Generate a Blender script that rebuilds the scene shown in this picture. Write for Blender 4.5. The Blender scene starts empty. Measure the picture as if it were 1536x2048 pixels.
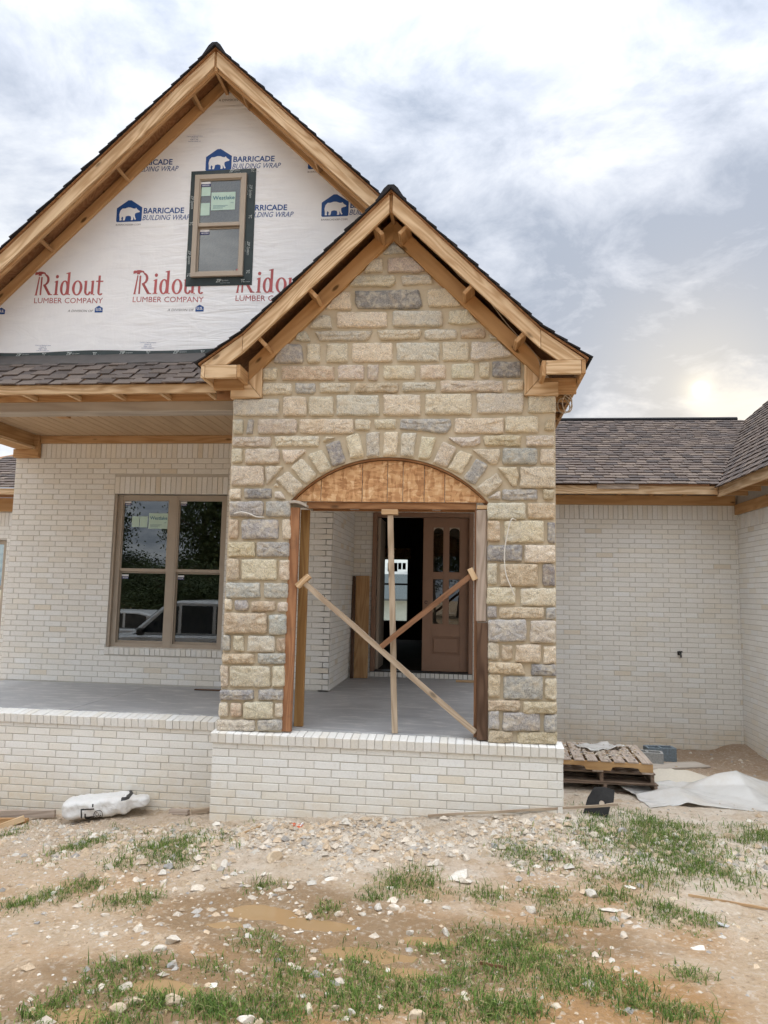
import bpy, bmesh, math, random
import numpy as np
from mathutils import Matrix, Vector, noise
from mathutils.geometry import tessellate_polygon
random.seed(7); RNG = np.random.default_rng(7)
scene = bpy.context.scene
COL = scene.collection
rad = math.radians
# ------------------------------------------------------------------ camera
cam_data = bpy.data.cameras.new('camera'); cam = bpy.data.objects.new('camera', cam_data); COL.objects.link(cam)
CAM = Vector((2.4623, -7.1878, 1.3703)); YAW, PITCH, ROLL, FPX = .1139, .1072, .0210, 1476.23
fw = Vector((-math.sin(YAW)*math.cos(PITCH), math.cos(YAW)*math.cos(PITCH), math.sin(PITCH)))
rt = Vector((math.cos(YAW), math.sin(YAW), 0)); up = rt.cross(fw)
rt, up = rt*math.cos(ROLL)+up*math.sin(ROLL), -rt*math.sin(ROLL)+up*math.cos(ROLL)
cm = Matrix((rt, up, -fw)).transposed().to_4x4(); cm.translation = CAM
cam.matrix_world = cm
cam_data.sensor_fit = 'HORIZONTAL'; cam_data.sensor_width = 36; cam_data.lens = FPX/1536*36
cam_data.clip_start = .05; cam_data.clip_end = 600
scene.camera = cam
# ------------------------------------------------------------------ sky, sun, exposure
SUN_EL, SUN_AZ = rad(14.8), rad(17.0)          # azimuth from +Y towards +X
SUN_DIR = Vector((math.sin(SUN_AZ)*math.cos(SUN_EL), math.cos(SUN_AZ)*math.cos(SUN_EL), math.sin(SUN_EL)))
vs = scene.view_settings
vs.view_transform = 'Standard'; vs.look = 'None'; vs.gamma = 1; vs.exposure = 0.98; vs.use_curve_mapping = False

BANK = (-25.542, 6.528, 0)  # offset picked so brighter sky out of view lights the facade
class NG:
    """small node-building helper"""
    def __init__(s, tree): s.t = tree
    def n(s, typ, ins=None, **kw):
        nd = s.t.nodes.new(typ)
        for k, v in kw.items(): setattr(nd, k, v)
        for k, v in (ins or {}).items():
            sk = nd.inputs[k]
            if isinstance(v, bpy.types.NodeSocket): s.t.links.new(v, sk)
            elif v is not None: sk.default_value = v
        return nd
    def math(s, op, a, b=None, c=None, clamp=False):
        nd = s.n('ShaderNodeMath', {0: a}, operation=op, use_clamp=clamp)
        for i, q in ((1, b), (2, c)):
            if q is None: continue
            if isinstance(q, bpy.types.NodeSocket): s.t.links.new(q, nd.inputs[i])
            else: nd.inputs[i].default_value = q
        return nd.outputs[0]
    def vmath(s, op, a, b=None):
        nd = s.n('ShaderNodeVectorMath', {0: a}, operation=op)
        if b is not None:
            if isinstance(b, bpy.types.NodeSocket): s.t.links.new(b, nd.inputs[1])
            else: nd.inputs[1].default_value = b
        return nd.outputs['Value' if op in ('DOT_PRODUCT', 'LENGTH') else 'Vector']
    def mix(s, f, a, b, mode='MIX'):
        nd = s.n('ShaderNodeMix', data_type='RGBA', blend_type=mode, clamp_factor=True)
        for i, q in ((0, f), (6, a), (7, b)):
            if isinstance(q, bpy.types.NodeSocket): s.t.links.new(q, nd.inputs[i])
            elif i == 0: nd.inputs[0].default_value = q
            else: nd.inputs[i].default_value = (*q[:3], 1)
        return nd.outputs[2]
    def noise(s, vec, scale, detail=4, rough=.55, dist=0, out=0):
        nd = s.n('ShaderNodeTexNoise', {'Vector': vec, 'Scale': scale, 'Detail': detail, 'Roughness': rough, 'Distortion': dist})
        return nd.outputs[out]
    def map(s, v, a, b, c=0., d=1., smooth=False):
        nd = s.n('ShaderNodeMapRange', {0: v, 1: a, 2: b, 3: c, 4: d}, clamp=True, interpolation_type='SMOOTHSTEP' if smooth else 'LINEAR')
        return nd.outputs[0]
    def ramp(s, f, stops):
        nd = s.n('ShaderNodeValToRGB', {0: f}); e = nd.color_ramp.elements
        while len(e) < len(stops): e.new(.5)
        for i, (p, c) in enumerate(stops): e[i].position = p; e[i].color = (*c, 1)
        return nd.outputs[0]
    def scale(s, vec, sx, sy, sz):
        return s.n('ShaderNodeMapping', {'Vector': vec, 'Scale': (sx, sy, sz)}).outputs[0]
    def bump(s, h, strength=.5, dist=.01, nrm=None):
        return s.n('ShaderNodeBump', {'Height': h, 'Strength': strength, 'Distance': dist, **({'Normal': nrm} if nrm else {})}).outputs[0]
    def comb(s, r, g, b):
        return s.n('ShaderNodeCombineColor', {0: r, 1: g, 2: b}).outputs[0]

world = bpy.data.worlds.new('World'); scene.world = world; world.use_nodes = True
wt = world.node_tree; wt.nodes.clear(); g = NG(wt)
sky = g.n('ShaderNodeTexSky', sky_type='NISHITA', sun_disc=False, sun_elevation=SUN_EL, sun_rotation=SUN_AZ, air_density=1, dust_density=1, ozone_density=1)
dirv = g.n('ShaderNodeTexCoord').outputs['Generated']
sx = g.n('ShaderNodeSeparateXYZ', {0: dirv})
zz = g.math('MAXIMUM', sx.outputs[2], 0.0)
den = g.math('ADD', zz, .22)
cl = g.n('ShaderNodeCombineXYZ', {0: g.math('DIVIDE', sx.outputs[0], den), 1: g.math('DIVIDE', sx.outputs[1], den), 2: 0.0}).outputs[0]
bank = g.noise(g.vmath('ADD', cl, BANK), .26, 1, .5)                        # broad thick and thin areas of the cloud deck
cl = g.vmath('ADD', cl, (.72, 4.1, 0))
n1 = g.noise(cl, 1.35, 8, .58, .45)
n2 = g.noise(cl, 4.2, 7, .62, .35)
nn = g.math('ADD', g.math('MULTIPLY', n1, .56), g.math('MULTIPLY', n2, .44))
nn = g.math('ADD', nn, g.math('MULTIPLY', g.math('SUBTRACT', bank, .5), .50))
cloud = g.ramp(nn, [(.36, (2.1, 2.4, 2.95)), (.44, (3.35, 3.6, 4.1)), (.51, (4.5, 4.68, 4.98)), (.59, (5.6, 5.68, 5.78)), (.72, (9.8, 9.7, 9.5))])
zen = g.math('ADD', 1.0, g.math('MULTIPLY', g.math('POWER', zz, 5), 4.5))       # zenith brightened beyond a real overcast, to lift the shaded facade
sd = g.vmath('DOT_PRODUCT', g.vmath('NORMALIZE', dirv), tuple(SUN_DIR))
sdp = g.math('MAXIMUM', sd, 0.0)
thin = g.map(nn, .40, .56, .35, 1.0)
warm = g.math('MULTIPLY', g.math('MULTIPLY', g.math('POWER', sdp, 170), .8), thin)
disc = g.math('ADD', g.math('MULTIPLY', g.math('POWER', sdp, 5000), 1.8), g.math('MULTIPLY', g.math('POWER', sdp, 40000), 6.0))
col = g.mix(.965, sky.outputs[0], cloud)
col = g.mix(1.0, col, g.comb(zen, zen, zen), 'MULTIPLY')
col = g.mix(warm, col, (6.6, 5.75, 4.1))                                          # sun glowing through thin cloud
col = g.mix(1.0, col, g.mix(1.0, (1.0, .84, .52), g.comb(disc, disc, disc), 'MULTIPLY'), 'ADD')
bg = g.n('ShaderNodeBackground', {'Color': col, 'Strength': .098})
cy_ = scene.cycles; cy_.max_bounces = 6; cy_.diffuse_bounces = 3; cy_.glossy_bounces = 3; cy_.transmission_bounces = 4; cy_.transparent_max_bounces = 8; cy_.adaptive_threshold = .02
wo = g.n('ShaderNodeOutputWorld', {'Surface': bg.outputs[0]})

sl = bpy.data.lights.new('sun', 'SUN'); sl.energy = .9; sl.angle = rad(14); sl.color = (1, .93, .8)
so = bpy.data.objects.new('sun', sl); COL.objects.link(so)
so.rotation_euler = (-SUN_DIR).to_track_quat('-Z', 'Y').to_euler(); so.location = (20, 60, 30)

# ------------------------------------------------------------------ object helpers
W = {}
def add(name, data, parent=None, M=None, color=None):
    o = bpy.data.objects.new(name, data); COL.objects.link(o)
    M = M.copy() if M is not None else Matrix()
    if parent is not None:
        o.parent = parent; o.matrix_basis = W[parent].inverted() @ M
    else: o.matrix_basis = M
    W[o] = M
    if color is not None: o.color = (*color, 1)
    return o
def tag(o, label=None, cat=None, group=None, kind=None):
    if label: o['label'] = label
    if cat: o['category'] = cat
    if group: o['group'] = group
    if kind: o['kind'] = kind
    return o
def thing(name, label, cat, loc=(0, 0, 0), group=None):
    return tag(add(name, None, None, Matrix.Translation(loc)), label, cat, group)
class MB:
    def __init__(s): s.v = []; s.f = []; s.c = []
    def add(s, v, f, tone=None):
        k = len(s.v); s.v += [tuple(p) for p in v]; s.f += [tuple(i+k for i in q) for q in f]
        s.c += [tone]*len(f)
    def box(s, x0, x1, y0, y1, z0, z1, tone=None, M=None):
        v = [(x, y, z) for z in (z0, z1) for y in (y0, y1) for x in (x0, x1)]
        if M is not None: v = [M @ Vector(p) for p in v]
        s.add(v, [(0, 2, 3, 1), (4, 5, 7, 6), (0, 1, 5, 4), (2, 6, 7, 3), (0, 4, 6, 2), (1, 3, 7, 5)], tone)
    def tube(s, pts, r, n=6, closed=False, tone=None):
        pts = [Vector(p) for p in pts]; N = len(pts); rings = []
        for i, p in enumerate(pts):
            t = (pts[min(i+1, N-1)]-pts[max(i-1, 0)]).normalized()
            a = t.orthogonal().normalized() if i == 0 else (rings_a - t*rings_a.dot(t)).normalized()
            rings_a = a; b = t.cross(a); rr = r[i] if isinstance(r, (list, tuple)) else r
            rings.append([p+(a*math.cos(2*math.pi*k/n)+b*math.sin(2*math.pi*k/n))*rr for k in range(n)])
        v = [q for ring in rings for q in ring]
        f = [(i*n+k, i*n+(k+1) % n, (i+1)*n+(k+1) % n, (i+1)*n+k) for i in range(N-1) for k in range(n)]
        f += [tuple(range(n))[::-1], tuple((N-1)*n+k for k in range(n))]
        s.add(v, f, tone)
    def mesh(s, name, mat, smooth=False):
        me = bpy.data.meshes.new(name); me.from_pydata(s.v, [], s.f)
        if mat: me.materials.append(mat)
        if any(c is not None for c in s.c):
            at = me.attributes.new('tone', 'FLOAT_COLOR', 'FACE')
            at.data.foreach_set('color', [x for c in s.c for x in (*(c or (1, 1, 1)), 1)])
        if smooth: me.polygons.foreach_set('use_smooth', [True]*len(me.polygons))
        me.update(); return me
    def build(s, name, mat, parent=None, M=None, smooth=False):
        return add(name, s.mesh(name, mat, smooth), parent, M)
def fix(me):
    bm = bmesh.new(); bm.from_mesh(me); bmesh.ops.recalc_face_normals(bm, faces=bm.faces); bm.to_mesh(me); bm.free(); me.update()
def prism(name, poly, y0, y1, mat, parent=None, ang=0., bevel=.003, M2=None, color=None):
    """polygon in the XZ plane given thickness in Y; grain (local X) runs along ang"""
    cx = sum(p[0] for p in poly)/len(poly); cz = sum(p[1] for p in poly)/len(poly); ca, sa = math.cos(ang), math.sin(ang)
    L = [((x-cx)*ca+(z-cz)*sa, -(x-cx)*sa+(z-cz)*ca) for x, z in poly]; n = len(L)
    bm = bmesh.new()
    a = [bm.verts.new((x, y0, z)) for x, z in L]; b = [bm.verts.new((x, y1, z)) for x, z in L]
    bm.faces.new(a); bm.faces.new(b[::-1])
    for i in range(n): bm.faces.new((a[i], b[i], b[(i+1) % n], a[(i+1) % n]))
    bmesh.ops.recalc_face_normals(bm, faces=bm.faces)
    if bevel: bmesh.ops.bevel(bm, geom=list(bm.edges), offset=bevel, segments=1, affect='EDGES')
    bmesh.ops.triangulate(bm, faces=[f for f in bm.faces if len(f.verts) > 4])
    me = bpy.data.meshes.new(name); bm.to_mesh(me); bm.free(); me.materials.append(mat)
    M = Matrix.Translation((cx, 0, cz)) @ Matrix.Rotation(-ang, 4, 'Y')
    if M2 is not None: M = M2 @ M
    return add(name, me, parent, M, color)
def bar(name, x0, x1, y0, y1, z0, z1, mat, parent=None, grain='x', bevel=.003, M2=None, color=None):
    d = [(x0, x1), (y0, y1), (z0, z1)]; c = Vector([(a+b)/2 for a, b in d]); h = [abs(b-a)/2 for a, b in d]
    ax = 'xyz'.index(grain); o = [ax, (ax+1) % 3, (ax+2) % 3]
    bm = bmesh.new(); bmesh.ops.create_cube(bm, size=2)
    for v in bm.verts: v.co = Vector((v.co.x*h[o[0]], v.co.y*h[o[1]], v.co.z*h[o[2]]))
    if bevel: bmesh.ops.bevel(bm, geom=list(bm.edges), offset=min(bevel, min(h)*.6), segments=1, affect='EDGES')
    me = bpy.data.meshes.new(name); bm.to_mesh(me); bm.free(); me.materials.append(mat)
    R = Matrix.Identity(3)
    for i in range(3): R.col[i] = [1. if k == o[i] else 0. for k in range(3)]
    M = Matrix.Translation(c) @ R.to_4x4()
    if M2 is not None: M = M2 @ M
    return add(name, me, parent, M, color)
def stick(name, p0, p1, w, t, mat, parent=None, upv=(0, 0, 1), bevel=.003, wob=0, color=None):
    """board from p0 to p1; w across upv, t the other way"""
    p0, p1 = Vector(p0), Vector(p1); x = (p1-p0).normalized(); z = Vector(upv); z = (z-x*z.dot(x)).normalized(); y = z.cross(x)
    L = (p1-p0).length/2
    bm = bmesh.new(); n = 8 if wob else 1
    rings = []
    for i in range(n+1):
        q = -L+2*L*i/n; dy, dz = (random.uniform(-wob, wob), random.uniform(-wob, wob)) if wob else (0, 0)
        rings.append([bm.verts.new((q, sy*t/2+dy, sz*w/2+dz)) for sy, sz in ((-1, -1), (1, -1), (1, 1), (-1, 1))])
    for i in range(n):
        for k in range(4): bm.faces.new((rings[i][k], rings[i][(k+1) % 4], rings[i+1][(k+1) % 4], rings[i+1][k]))
    bm.faces.new(rings[0][::-1]); bm.faces.new(rings[-1])
    bmesh.ops.recalc_face_normals(bm, faces=bm.faces)
    if bevel and not wob: bmesh.ops.bevel(bm, geom=list(bm.edges), offset=bevel, segments=1, affect='EDGES')
    me = bpy.data.meshes.new(name); bm.to_mesh(me); bm.free(); me.materials.append(mat)
    M = Matrix((x, y, z)).transposed().to_4x4(); M.translation = (p0+p1)/2
    return add(name, me, parent, M, color)

# ------------------------------------------------------------------ materials
def newmat(name):
    m = bpy.data.materials.new(name); m.use_nodes = True; m.node_tree.nodes.clear()
    return m, NG(m.node_tree)
def finish(m, g, col, rough=.8, nrm=None, spec=.3, trans=None, metal=0, alpha=None):
    ins = {'Base Color': col if isinstance(col, bpy.types.NodeSocket) else (*col, 1), 'Roughness': rough, 'Specular IOR Level': spec, 'Metallic': metal}
    if nrm: ins['Normal'] = nrm
    b = g.n('ShaderNodeBsdfPrincipled', ins); sh = b.outputs[0]
    if trans:
        t = g.n('ShaderNodeBsdfTranslucent', {'Color': ins['Base Color']})
        sh = g.n('ShaderNodeMixShader', {0: trans, 1: sh, 2: t.outputs[0]}).outputs[0]
    g.n('ShaderNodeOutputMaterial', {'Surface': sh}); return m
def objco(g, rnd=True):
    v = g.n('ShaderNodeTexCoord').outputs['Object']
    if rnd:
        r = g.math('MULTIPLY', g.n('ShaderNodeObjectInfo').outputs['Random'], 61.7)
        v = g.vmath('ADD', v, g.n('ShaderNodeCombineXYZ', {0: r, 1: r, 2: r}).outputs[0])
    return v
def worldco(g): return g.n('ShaderNodeNewGeometry').outputs['Position']
def tone(g, src):
    return g.n('ShaderNodeObjectInfo').outputs['Color'] if src == 'obj' else g.n('ShaderNodeAttribute', attribute_name='tone').outputs['Color']
def plain(name, col, rough=.7, var=.12, sc=18, bump=.15, bd=.004, spec=.3):
    m, g = newmat(name); v = objco(g)
    n = g.noise(v, sc, 6, .6)
    c = g.mix(g.map(n, .3, .7), tuple(x*(1-var) for x in col), tuple(min(1, x*(1+var)) for x in col))
    return finish(m, g, c, rough, g.bump(n, bump, bd) if bump else None, spec)

def mat_brick(name, src):
    m, g = newmat(name); p = worldco(g); t = tone(g, src)
    n1 = g.noise(p, 55, 5, .65); n2 = g.noise(p, 9, 4, .6); n3 = g.noise(p, 1.3, 5, .6)
    fine = g.noise(g.scale(p, 60, 60, 260), 1, 4, .7)
    c = g.mix(1, t, g.ramp(n1, [(.25, (.90, .89, .87)), (.5, (1, 1, 1)), (.75, (1.03, 1.03, 1.02))]), 'MULTIPLY')
    c = g.mix(g.map(n2, .58, .8, 0, .3), c, (.68, .61, .49))
    z = g.n('ShaderNodeSeparateXYZ', {0: p}).outputs[2]
    soil = g.math('MULTIPLY', g.map(g.math('ADD', z, g.math('MULTIPLY', n3, .9)), -.45, .05, .6, 0), g.map(n2, .3, .6, .35, 1))   # soil splashed up from the yard
    c = g.mix(soil, c, (.70, .59, .42))
    c = g.mix(g.math('MULTIPLY', g.map(n3, .56, .72), .22), c, (.72, .63, .49))
    pit = g.map(g.noise(p, 130, 2, .5), .70, .78)
    c = g.mix(g.math('MULTIPLY', pit, .5), c, (.38, .34, .29))
    h = g.math('ADD', g.math('MULTIPLY', fine, .6), g.math('MULTIPLY', n1, .8))
    h = g.math('SUBTRACT', h, g.math('MULTIPLY', pit, .7))
    return finish(m, g, c, .88, g.bump(h, .35, .003), .2)
BRICK_OBJ = mat_brick('brick_single', 'obj'); BRICK = mat_brick('brick_joined', 'attr')
def mat_mortar(name, a, b):
    m, g = newmat(name); p = worldco(g); n = g.noise(p, 40, 6, .7); n2 = g.noise(p, 4, 4, .6)
    c = g.mix(n2, a, b); c = g.mix(g.map(n, .3, .7, 0, .4), c, tuple(x*.7 for x in a))
    return finish(m, g, c, .95, g.bump(n, .5, .004), .1)
MORTAR = mat_mortar('brick_mortar', (.63, .60, .545), (.55, .52, .47)); STONE_MORTAR = mat_mortar('stone_mortar', (.64, .555, .42), (.57, .49, .365))
def mat_stone():
    m, g = newmat('field_stone'); p = worldco(g); t = tone(g, 'obj')
    r = g.math('MULTIPLY', g.n('ShaderNodeObjectInfo').outputs['Random'], 37.)
    q = g.vmath('ADD', p, g.n('ShaderNodeCombineXYZ', {0: r, 1: 0., 2: r}).outputs[0])
    sp = g.noise(q, 95, 3, .75); md = g.noise(q, 17, 6, .65, .4); lo = g.noise(q, 4.5, 4, .55, .3)
    c = g.mix(1, t, g.ramp(sp, [(.30, (.42, .42, .44)), (.45, (.85, .85, .86)), (.56, (1.08, 1.07, 1.05)), (.70, (1.5, 1.48, 1.42))]), 'MULTIPLY')
    c = g.mix(g.map(md, .46, .66, 0, .6), c, (.76, .69, .555))
    c = g.mix(g.map(md, .28, .42, .35, 0), c, (.36, .33, .29))
    c = g.mix(g.map(lo, .56, .70, 0, .3), c, (.62, .46, .28))
    c = g.mix(g.map(lo, .30, .42, .3, 0), c, (.50, .50, .49))
    h = g.math('ADD', g.math('MULTIPLY', md, 1.4), g.math('MULTIPLY', sp, .35))
    vor = g.n('ShaderNodeTexVoronoi', {'Vector': g.vmath('ADD', q, g.vmath('MULTIPLY', g.noise(q, 9, 3, .5, out=1), (.08, .08, .08))), 'Scale': 14.0}).outputs[0]
    h = g.math('ADD', h, g.math('MULTIPLY', vor, .8))
    return finish(m, g, c, .92, g.bump(h, .6, .025), .2)
STONE = mat_stone()
def mat_wood(name, light, dark, knots=.5, rough=.72, ring=22, blotch=None, stain=.0):
    m, g = newmat(name); v = objco(g)
    base = g.noise(g.scale(v, .55, 5.5, 5.5), 1, 2, .45, .25)
    rings = g.math('SINE', g.math('MULTIPLY', base, ring*3.))
    fib = g.noise(g.scale(v, 4, 130, 130), 1, 4, .65)
    big = g.noise(g.scale(v, 1.5, 4, 4), 1, 4, .6)
    f = g.math('ADD', g.math('MULTIPLY', g.map(rings, -1, 1), .55), g.math('MULTIPLY', fib, .55))
    c = g.ramp(f, [(.18, dark), (.5, tuple((a+b)/2 for a, b in zip(light, dark))), (.85, light)])
    c = g.mix(g.map(big, .35, .7, 0, .35), c, tuple(x*.72 for x in dark) if blotch is None else blotch)
    vo = g.n('ShaderNodeTexVoronoi', {'Vector': g.scale(v, 2.6, 6.5, 6.5), 'Scale': 1.0, 'Randomness': 1.0})
    gate = g.math('GREATER_THAN', g.n('ShaderNodeSeparateColor', {0: vo.outputs[1]}).outputs[0], .35)
    kn = g.math('MULTIPLY', g.math('MULTIPLY', g.map(vo.outputs[0], .09, .16, 1, 0), gate), min(1, knots*1.4))
    c = g.mix(kn, c, tuple(x*.28 for x in dark))
    if stain: c = g.mix(g.map(g.noise(v, 6, 5, .7), .52, .62, 0, stain), c, (.10, .08, .06))
    return finish(m, g, c, rough, g.bump(f, .25, .003), .25)
PINE = mat_wood('pine_new', (0.78, 0.59, 0.38), (0.50, 0.315, 0.165))
PINE2 = mat_wood('pine_framing', (0.57, 0.36, 0.185), (0.42, 0.235, 0.105), .55)
CEDAR = mat_wood('frieze_wood', (0.62, 0.385, 0.19), (0.5, 0.285, 0.125), .8, ring=12)
SHADEWOOD = mat_wood('shaded_framing', (0.38, 0.2, 0.095), (0.26, 0.125, 0.055), .5)  # framing colour darkened for parts that lie in shade
ORANGE = mat_wood('post_reddish', (0.46, 0.235, 0.12), (0.28, 0.13, 0.065), .4, stain=.25)
POST2 = mat_wood('post_brown', (0.42, 0.25, 0.1), (0.28, 0.15, 0.055), .9)
GREYWOOD = mat_wood('weathered_grey', (0.54, 0.45, 0.38), (0.36, 0.29, 0.235), .5, .85)
GREYBEAM = mat_wood('weathered_beam', (0.52, 0.47, 0.41), (0.4, 0.345, 0.29), .1, .85, ring=9)
DARKWOOD = mat_wood('weathered_dark', (.17, .105, .07), (.075, .042, .027), .6, .85)
TANSTICK = mat_wood('stick_tan', (0.54, 0.44, 0.33), (0.36, 0.27, 0.19), .5, .85)
BROWNSTICK = mat_wood('stick_brown', (.30, .16, .09), (.19, .095, .05), .5, .8)
PALLETWOOD = mat_wood('pallet_grey', (0.3, 0.22, 0.165), (0.16, 0.115, 0.085), .4, .9, stain=.3)
PALLETNEW = mat_wood('pallet_new', (.55, .35, .17), (.38, .22, .10), .4, .85)
CEILWOOD = mat_wood('ceiling_board', (0.5, 0.36, 0.23), (0.45, 0.32, 0.2), .12, .6, ring=6)
def mat_osb():
    m, g = newmat('strand_board'); v = objco(g)
    d = g.noise(v, 3, 2, .5, out=1)
    a = g.n('ShaderNodeTexVoronoi', {'Vector': g.vmath('ADD', g.scale(v, 10, 10, 30), d), 'Scale': 1.5}); b = g.n('ShaderNodeTexVoronoi', {'Vector': g.vmath('ADD', g.scale(v, 30, 10, 9), d), 'Scale': 1.3})
    f = g.math('MULTIPLY', g.math('ADD', g.n('ShaderNodeSeparateColor', {0: a.outputs[1]}).outputs[0], g.n('ShaderNodeSeparateColor', {0: b.outputs[1]}).outputs[0]), .5)
    c = g.ramp(f, [(.12, (.36, .18, .08)), (.40, (.54, .295, .14)), (.65, (.64, .39, .20)), (.95, (.78, .56, .34))])
    c = g.mix(g.map(g.noise(v, 5, 4, .6), .58, .75, 0, .3), c, (.40, .19, .08))
    return finish(m, g, c, .75, g.bump(f, .3, .003), .25)
OSB = mat_osb()
def mat_shingle(name, src):
    m, g = newmat(name); p = worldco(g); t = tone(g, src)
    n = g.noise(p, 240, 3, .8); lo = g.noise(p, 5, 3, .6)
    c = g.mix(1, t, g.ramp(n, [(.3, (.6, .59, .58)), (.5, (1.1, 1.08, 1.05)), (.7, (1.7, 1.64, 1.56))]), 'MULTIPLY')
    c = g.mix(g.map(lo, .45, .7, 0, .3), c, (.15, .12, .11))
    return finish(m, g, c, .92, g.bump(n, .5, .004), .2)
SHINGLE_OBJ = mat_shingle('shingle_single', 'obj'); SHINGLE = mat_shingle('shingle_joined', 'attr')
SHINGLE_EDGE = plain('shingle_edge_black', (.022, .022, .026), .85, .3, 60, .4, .004)
def mat_wrap():
    m, g = newmat('building_wrap'); p = worldco(g)
    n = g.noise(g.scale(p, 2, 2, 4.5), 1, 4, .5, 1.4); w = g.noise(g.scale(p, 14, 14, 3), 1, 3, .5, .8); f = g.noise(p, 500, 1, .5)
    # creases gathered round the window opening
    q = g.n('ShaderNodeSeparateXYZ', {0: p})
    cr = g.noise(g.scale(p, 1.6, 1, 11), 1, 3, .5, .9)
    dx = g.math('ABSOLUTE', g.math('ADD', q.outputs[0], .5)); near = g.map(dx, .4, 1.6, 1, 0)
    h = g.math('ADD', g.math('MULTIPLY', n, .8), g.math('MULTIPLY', g.math('MULTIPLY', cr, near), 1.4))
    c = g.mix(g.map(n, .3, .7), (.81, .82, .85), (.86, .87, .89))
    return finish(m, g, c, .45, g.bump(g.math('ADD', h, g.math('MULTIPLY', w, .25)), .4, .03), .4)
WRAP = mat_wrap()
TAPE = plain('flashing_tape', (.018, .032, .034), .45, .25, 12, .25, .006, .5)
FLASH = plain('roof_flashing', (.085, .078, .075), .6, .15, 8, .2, .004)
INK_BLUE = plain('ink_blue', (.018, .075, .27), .5, .05, 5, 0); INK_RED = plain('ink_red', (.42, .105, .11), .5, .22, 3, 0); INK_GREY = plain('ink_grey', (.16, .15, .17), .5, .1, 5, 0)
INK_WHITE = plain('ink_white', (.80, .81, .83), .5, .03, 5, 0); INK_TEAL = plain('ink_teal', (.05, .16, .24), .5, .05, 5, 0)
PAPER = plain('label_paper', (.50, .66, .58), .6, .06, 9, 0)
VINYL = plain('window_vinyl', (.42, .355, .285), .45, .05, 4, .05, .002, .4)
DOORPAINT = plain('door_paint', (.30, .18, .122), .4, .06, 6, .05, .002, .45)
def mat_glass(name, tint=(.55, .62, .60), f0=.14):
    m, g = newmat(name); lw = g.n('ShaderNodeLayerWeight', {'Blend': .5}).outputs['Facing']
    fac = g.math('ADD', f0, g.math('MULTIPLY', g.math('POWER', lw, 4), 1-f0))
    gl = g.n('ShaderNodeBsdfGlossy', {'Color': (.92, .96, .97, 1), 'Roughness': .004})
    tr = g.n('ShaderNodeBsdfTransparent', {'Color': (*tint, 1)})
    ms = g.n('ShaderNodeMixShader', {0: fac, 1: tr.outputs[0], 2: gl.outputs[0]})
    g.n('ShaderNodeOutputMaterial', {'Surface': ms.outputs[0]}); return m
GLASS = mat_glass('window_glass', f0=.17); DOORGLASS = mat_glass('door_glass', (.6, .66, .62), .10)
def mat_concrete():
    m, g = newmat('porch_concrete'); p = worldco(g)
    a = g.noise(p, 2.2, 6, .6); b = g.noise(g.scale(p, 2.6, 8, 2.6), 1, 7, .72, .6); f = g.noise(p, 120, 3, .6)
    c = g.mix(g.map(a, .3, .7), (.30, .305, .315), (.41, .41, .415))
    dust = g.math('MULTIPLY', g.map(b, .50, .66), .65)
    c = g.mix(dust, c, (.60, .59, .565)); c = g.mix(g.map(f, .62, .75, 0, .3), c, (.14, .14, .14))
    return finish(m, g, c, g.map(a, .3, .7, .42, .7), g.bump(f, .2, .002), .4)
CONCRETE = mat_concrete()
CMU = plain('concrete_block', (.34, .34, .33), .95, .2, 60, .6, .006); CMU_BLUE = plain('blue_grey_block', (.19, .235, .27), .9, .25, 40, .5, .006)
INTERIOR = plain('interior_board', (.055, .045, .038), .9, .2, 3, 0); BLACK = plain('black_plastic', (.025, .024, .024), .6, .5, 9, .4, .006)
METAL = plain('dark_metal', (.03, .03, .03), .4, .1, 9, 0, spec=.5); CABLE = plain('white_cable', (.72, .70, .65), .5, .05, 9, 0); ROPE = plain('tan_cable', (.46, .38, .29), .6, .1, 9, 0)

# ------------------------------------------------------------------ ground
GC = [(-6,-.2,-1.2),(-2.5,.5,-1.15),(-1.67,.5,-1.07),(-.84,.5,-.985),(-.3,.5,-.93),(0,-.05,-.86),(.9,-.05,-.81),(1.7,-.05,-.735),(2.55,-.05,-.685),(3.33,-.05,-.63),(3.7,.2,-.68),(3.8,1.2,-.83),(4.6,1.7,-.86),(3.9,2.6,-.87),(4.4,4.8,-.91),(5.25,4.8,-.955),(6,4.7,-.93),(6.6,4.8,-.80),(5.5,2.5,-.84),(4.6,.7,-.78),(6.6,1.2,-.80),(5.2,-.4,-.74),(8,0,-.8),
(-3,-2,-.95),(0,-1.6,-.78),(2,-1.5,-.70),(4.2,-1.5,-.68),(7,-2,-.7),(-2,-4,-.72),(1,-3.6,-.60),(4,-3.6,-.58),(7,-4,-.6),(2,-7,-.42),(-4,-7,-.5),(8,-7,-.45),(0,-14,-.4),(12,-14,-.4),(-14,-6,-.9),(-14,6,-1.1),(16,-4,-.6),(16,10,-.9),(-10,20,-.8),(10,20,-.8)]
_perm = RNG.permutation(512); _val = RNG.random(512)
def vnoise(x, y):
    xi = np.floor(x).astype(int); yi = np.floor(y).astype(int); fx = x-xi; fy = y-yi
    fx = fx*fx*(3-2*fx); fy = fy*fy*(3-2*fy)
    h = lambda a, b: _val[(_perm[(a % 512)]+b) % 512]
    return (h(xi, yi)*(1-fx)+h(xi+1, yi)*fx)*(1-fy)+(h(xi, yi+1)*(1-fx)+h(xi+1, yi+1)*fx)*fy
def fbm(x, y, o=4, gain=.5):
    s = 0; a = 1; t = 0
    for i in range(o): s = s+a*vnoise(x*2**i+17*i, y*2**i+9*i); t += a; a *= gain
    return s/t-.5
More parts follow.
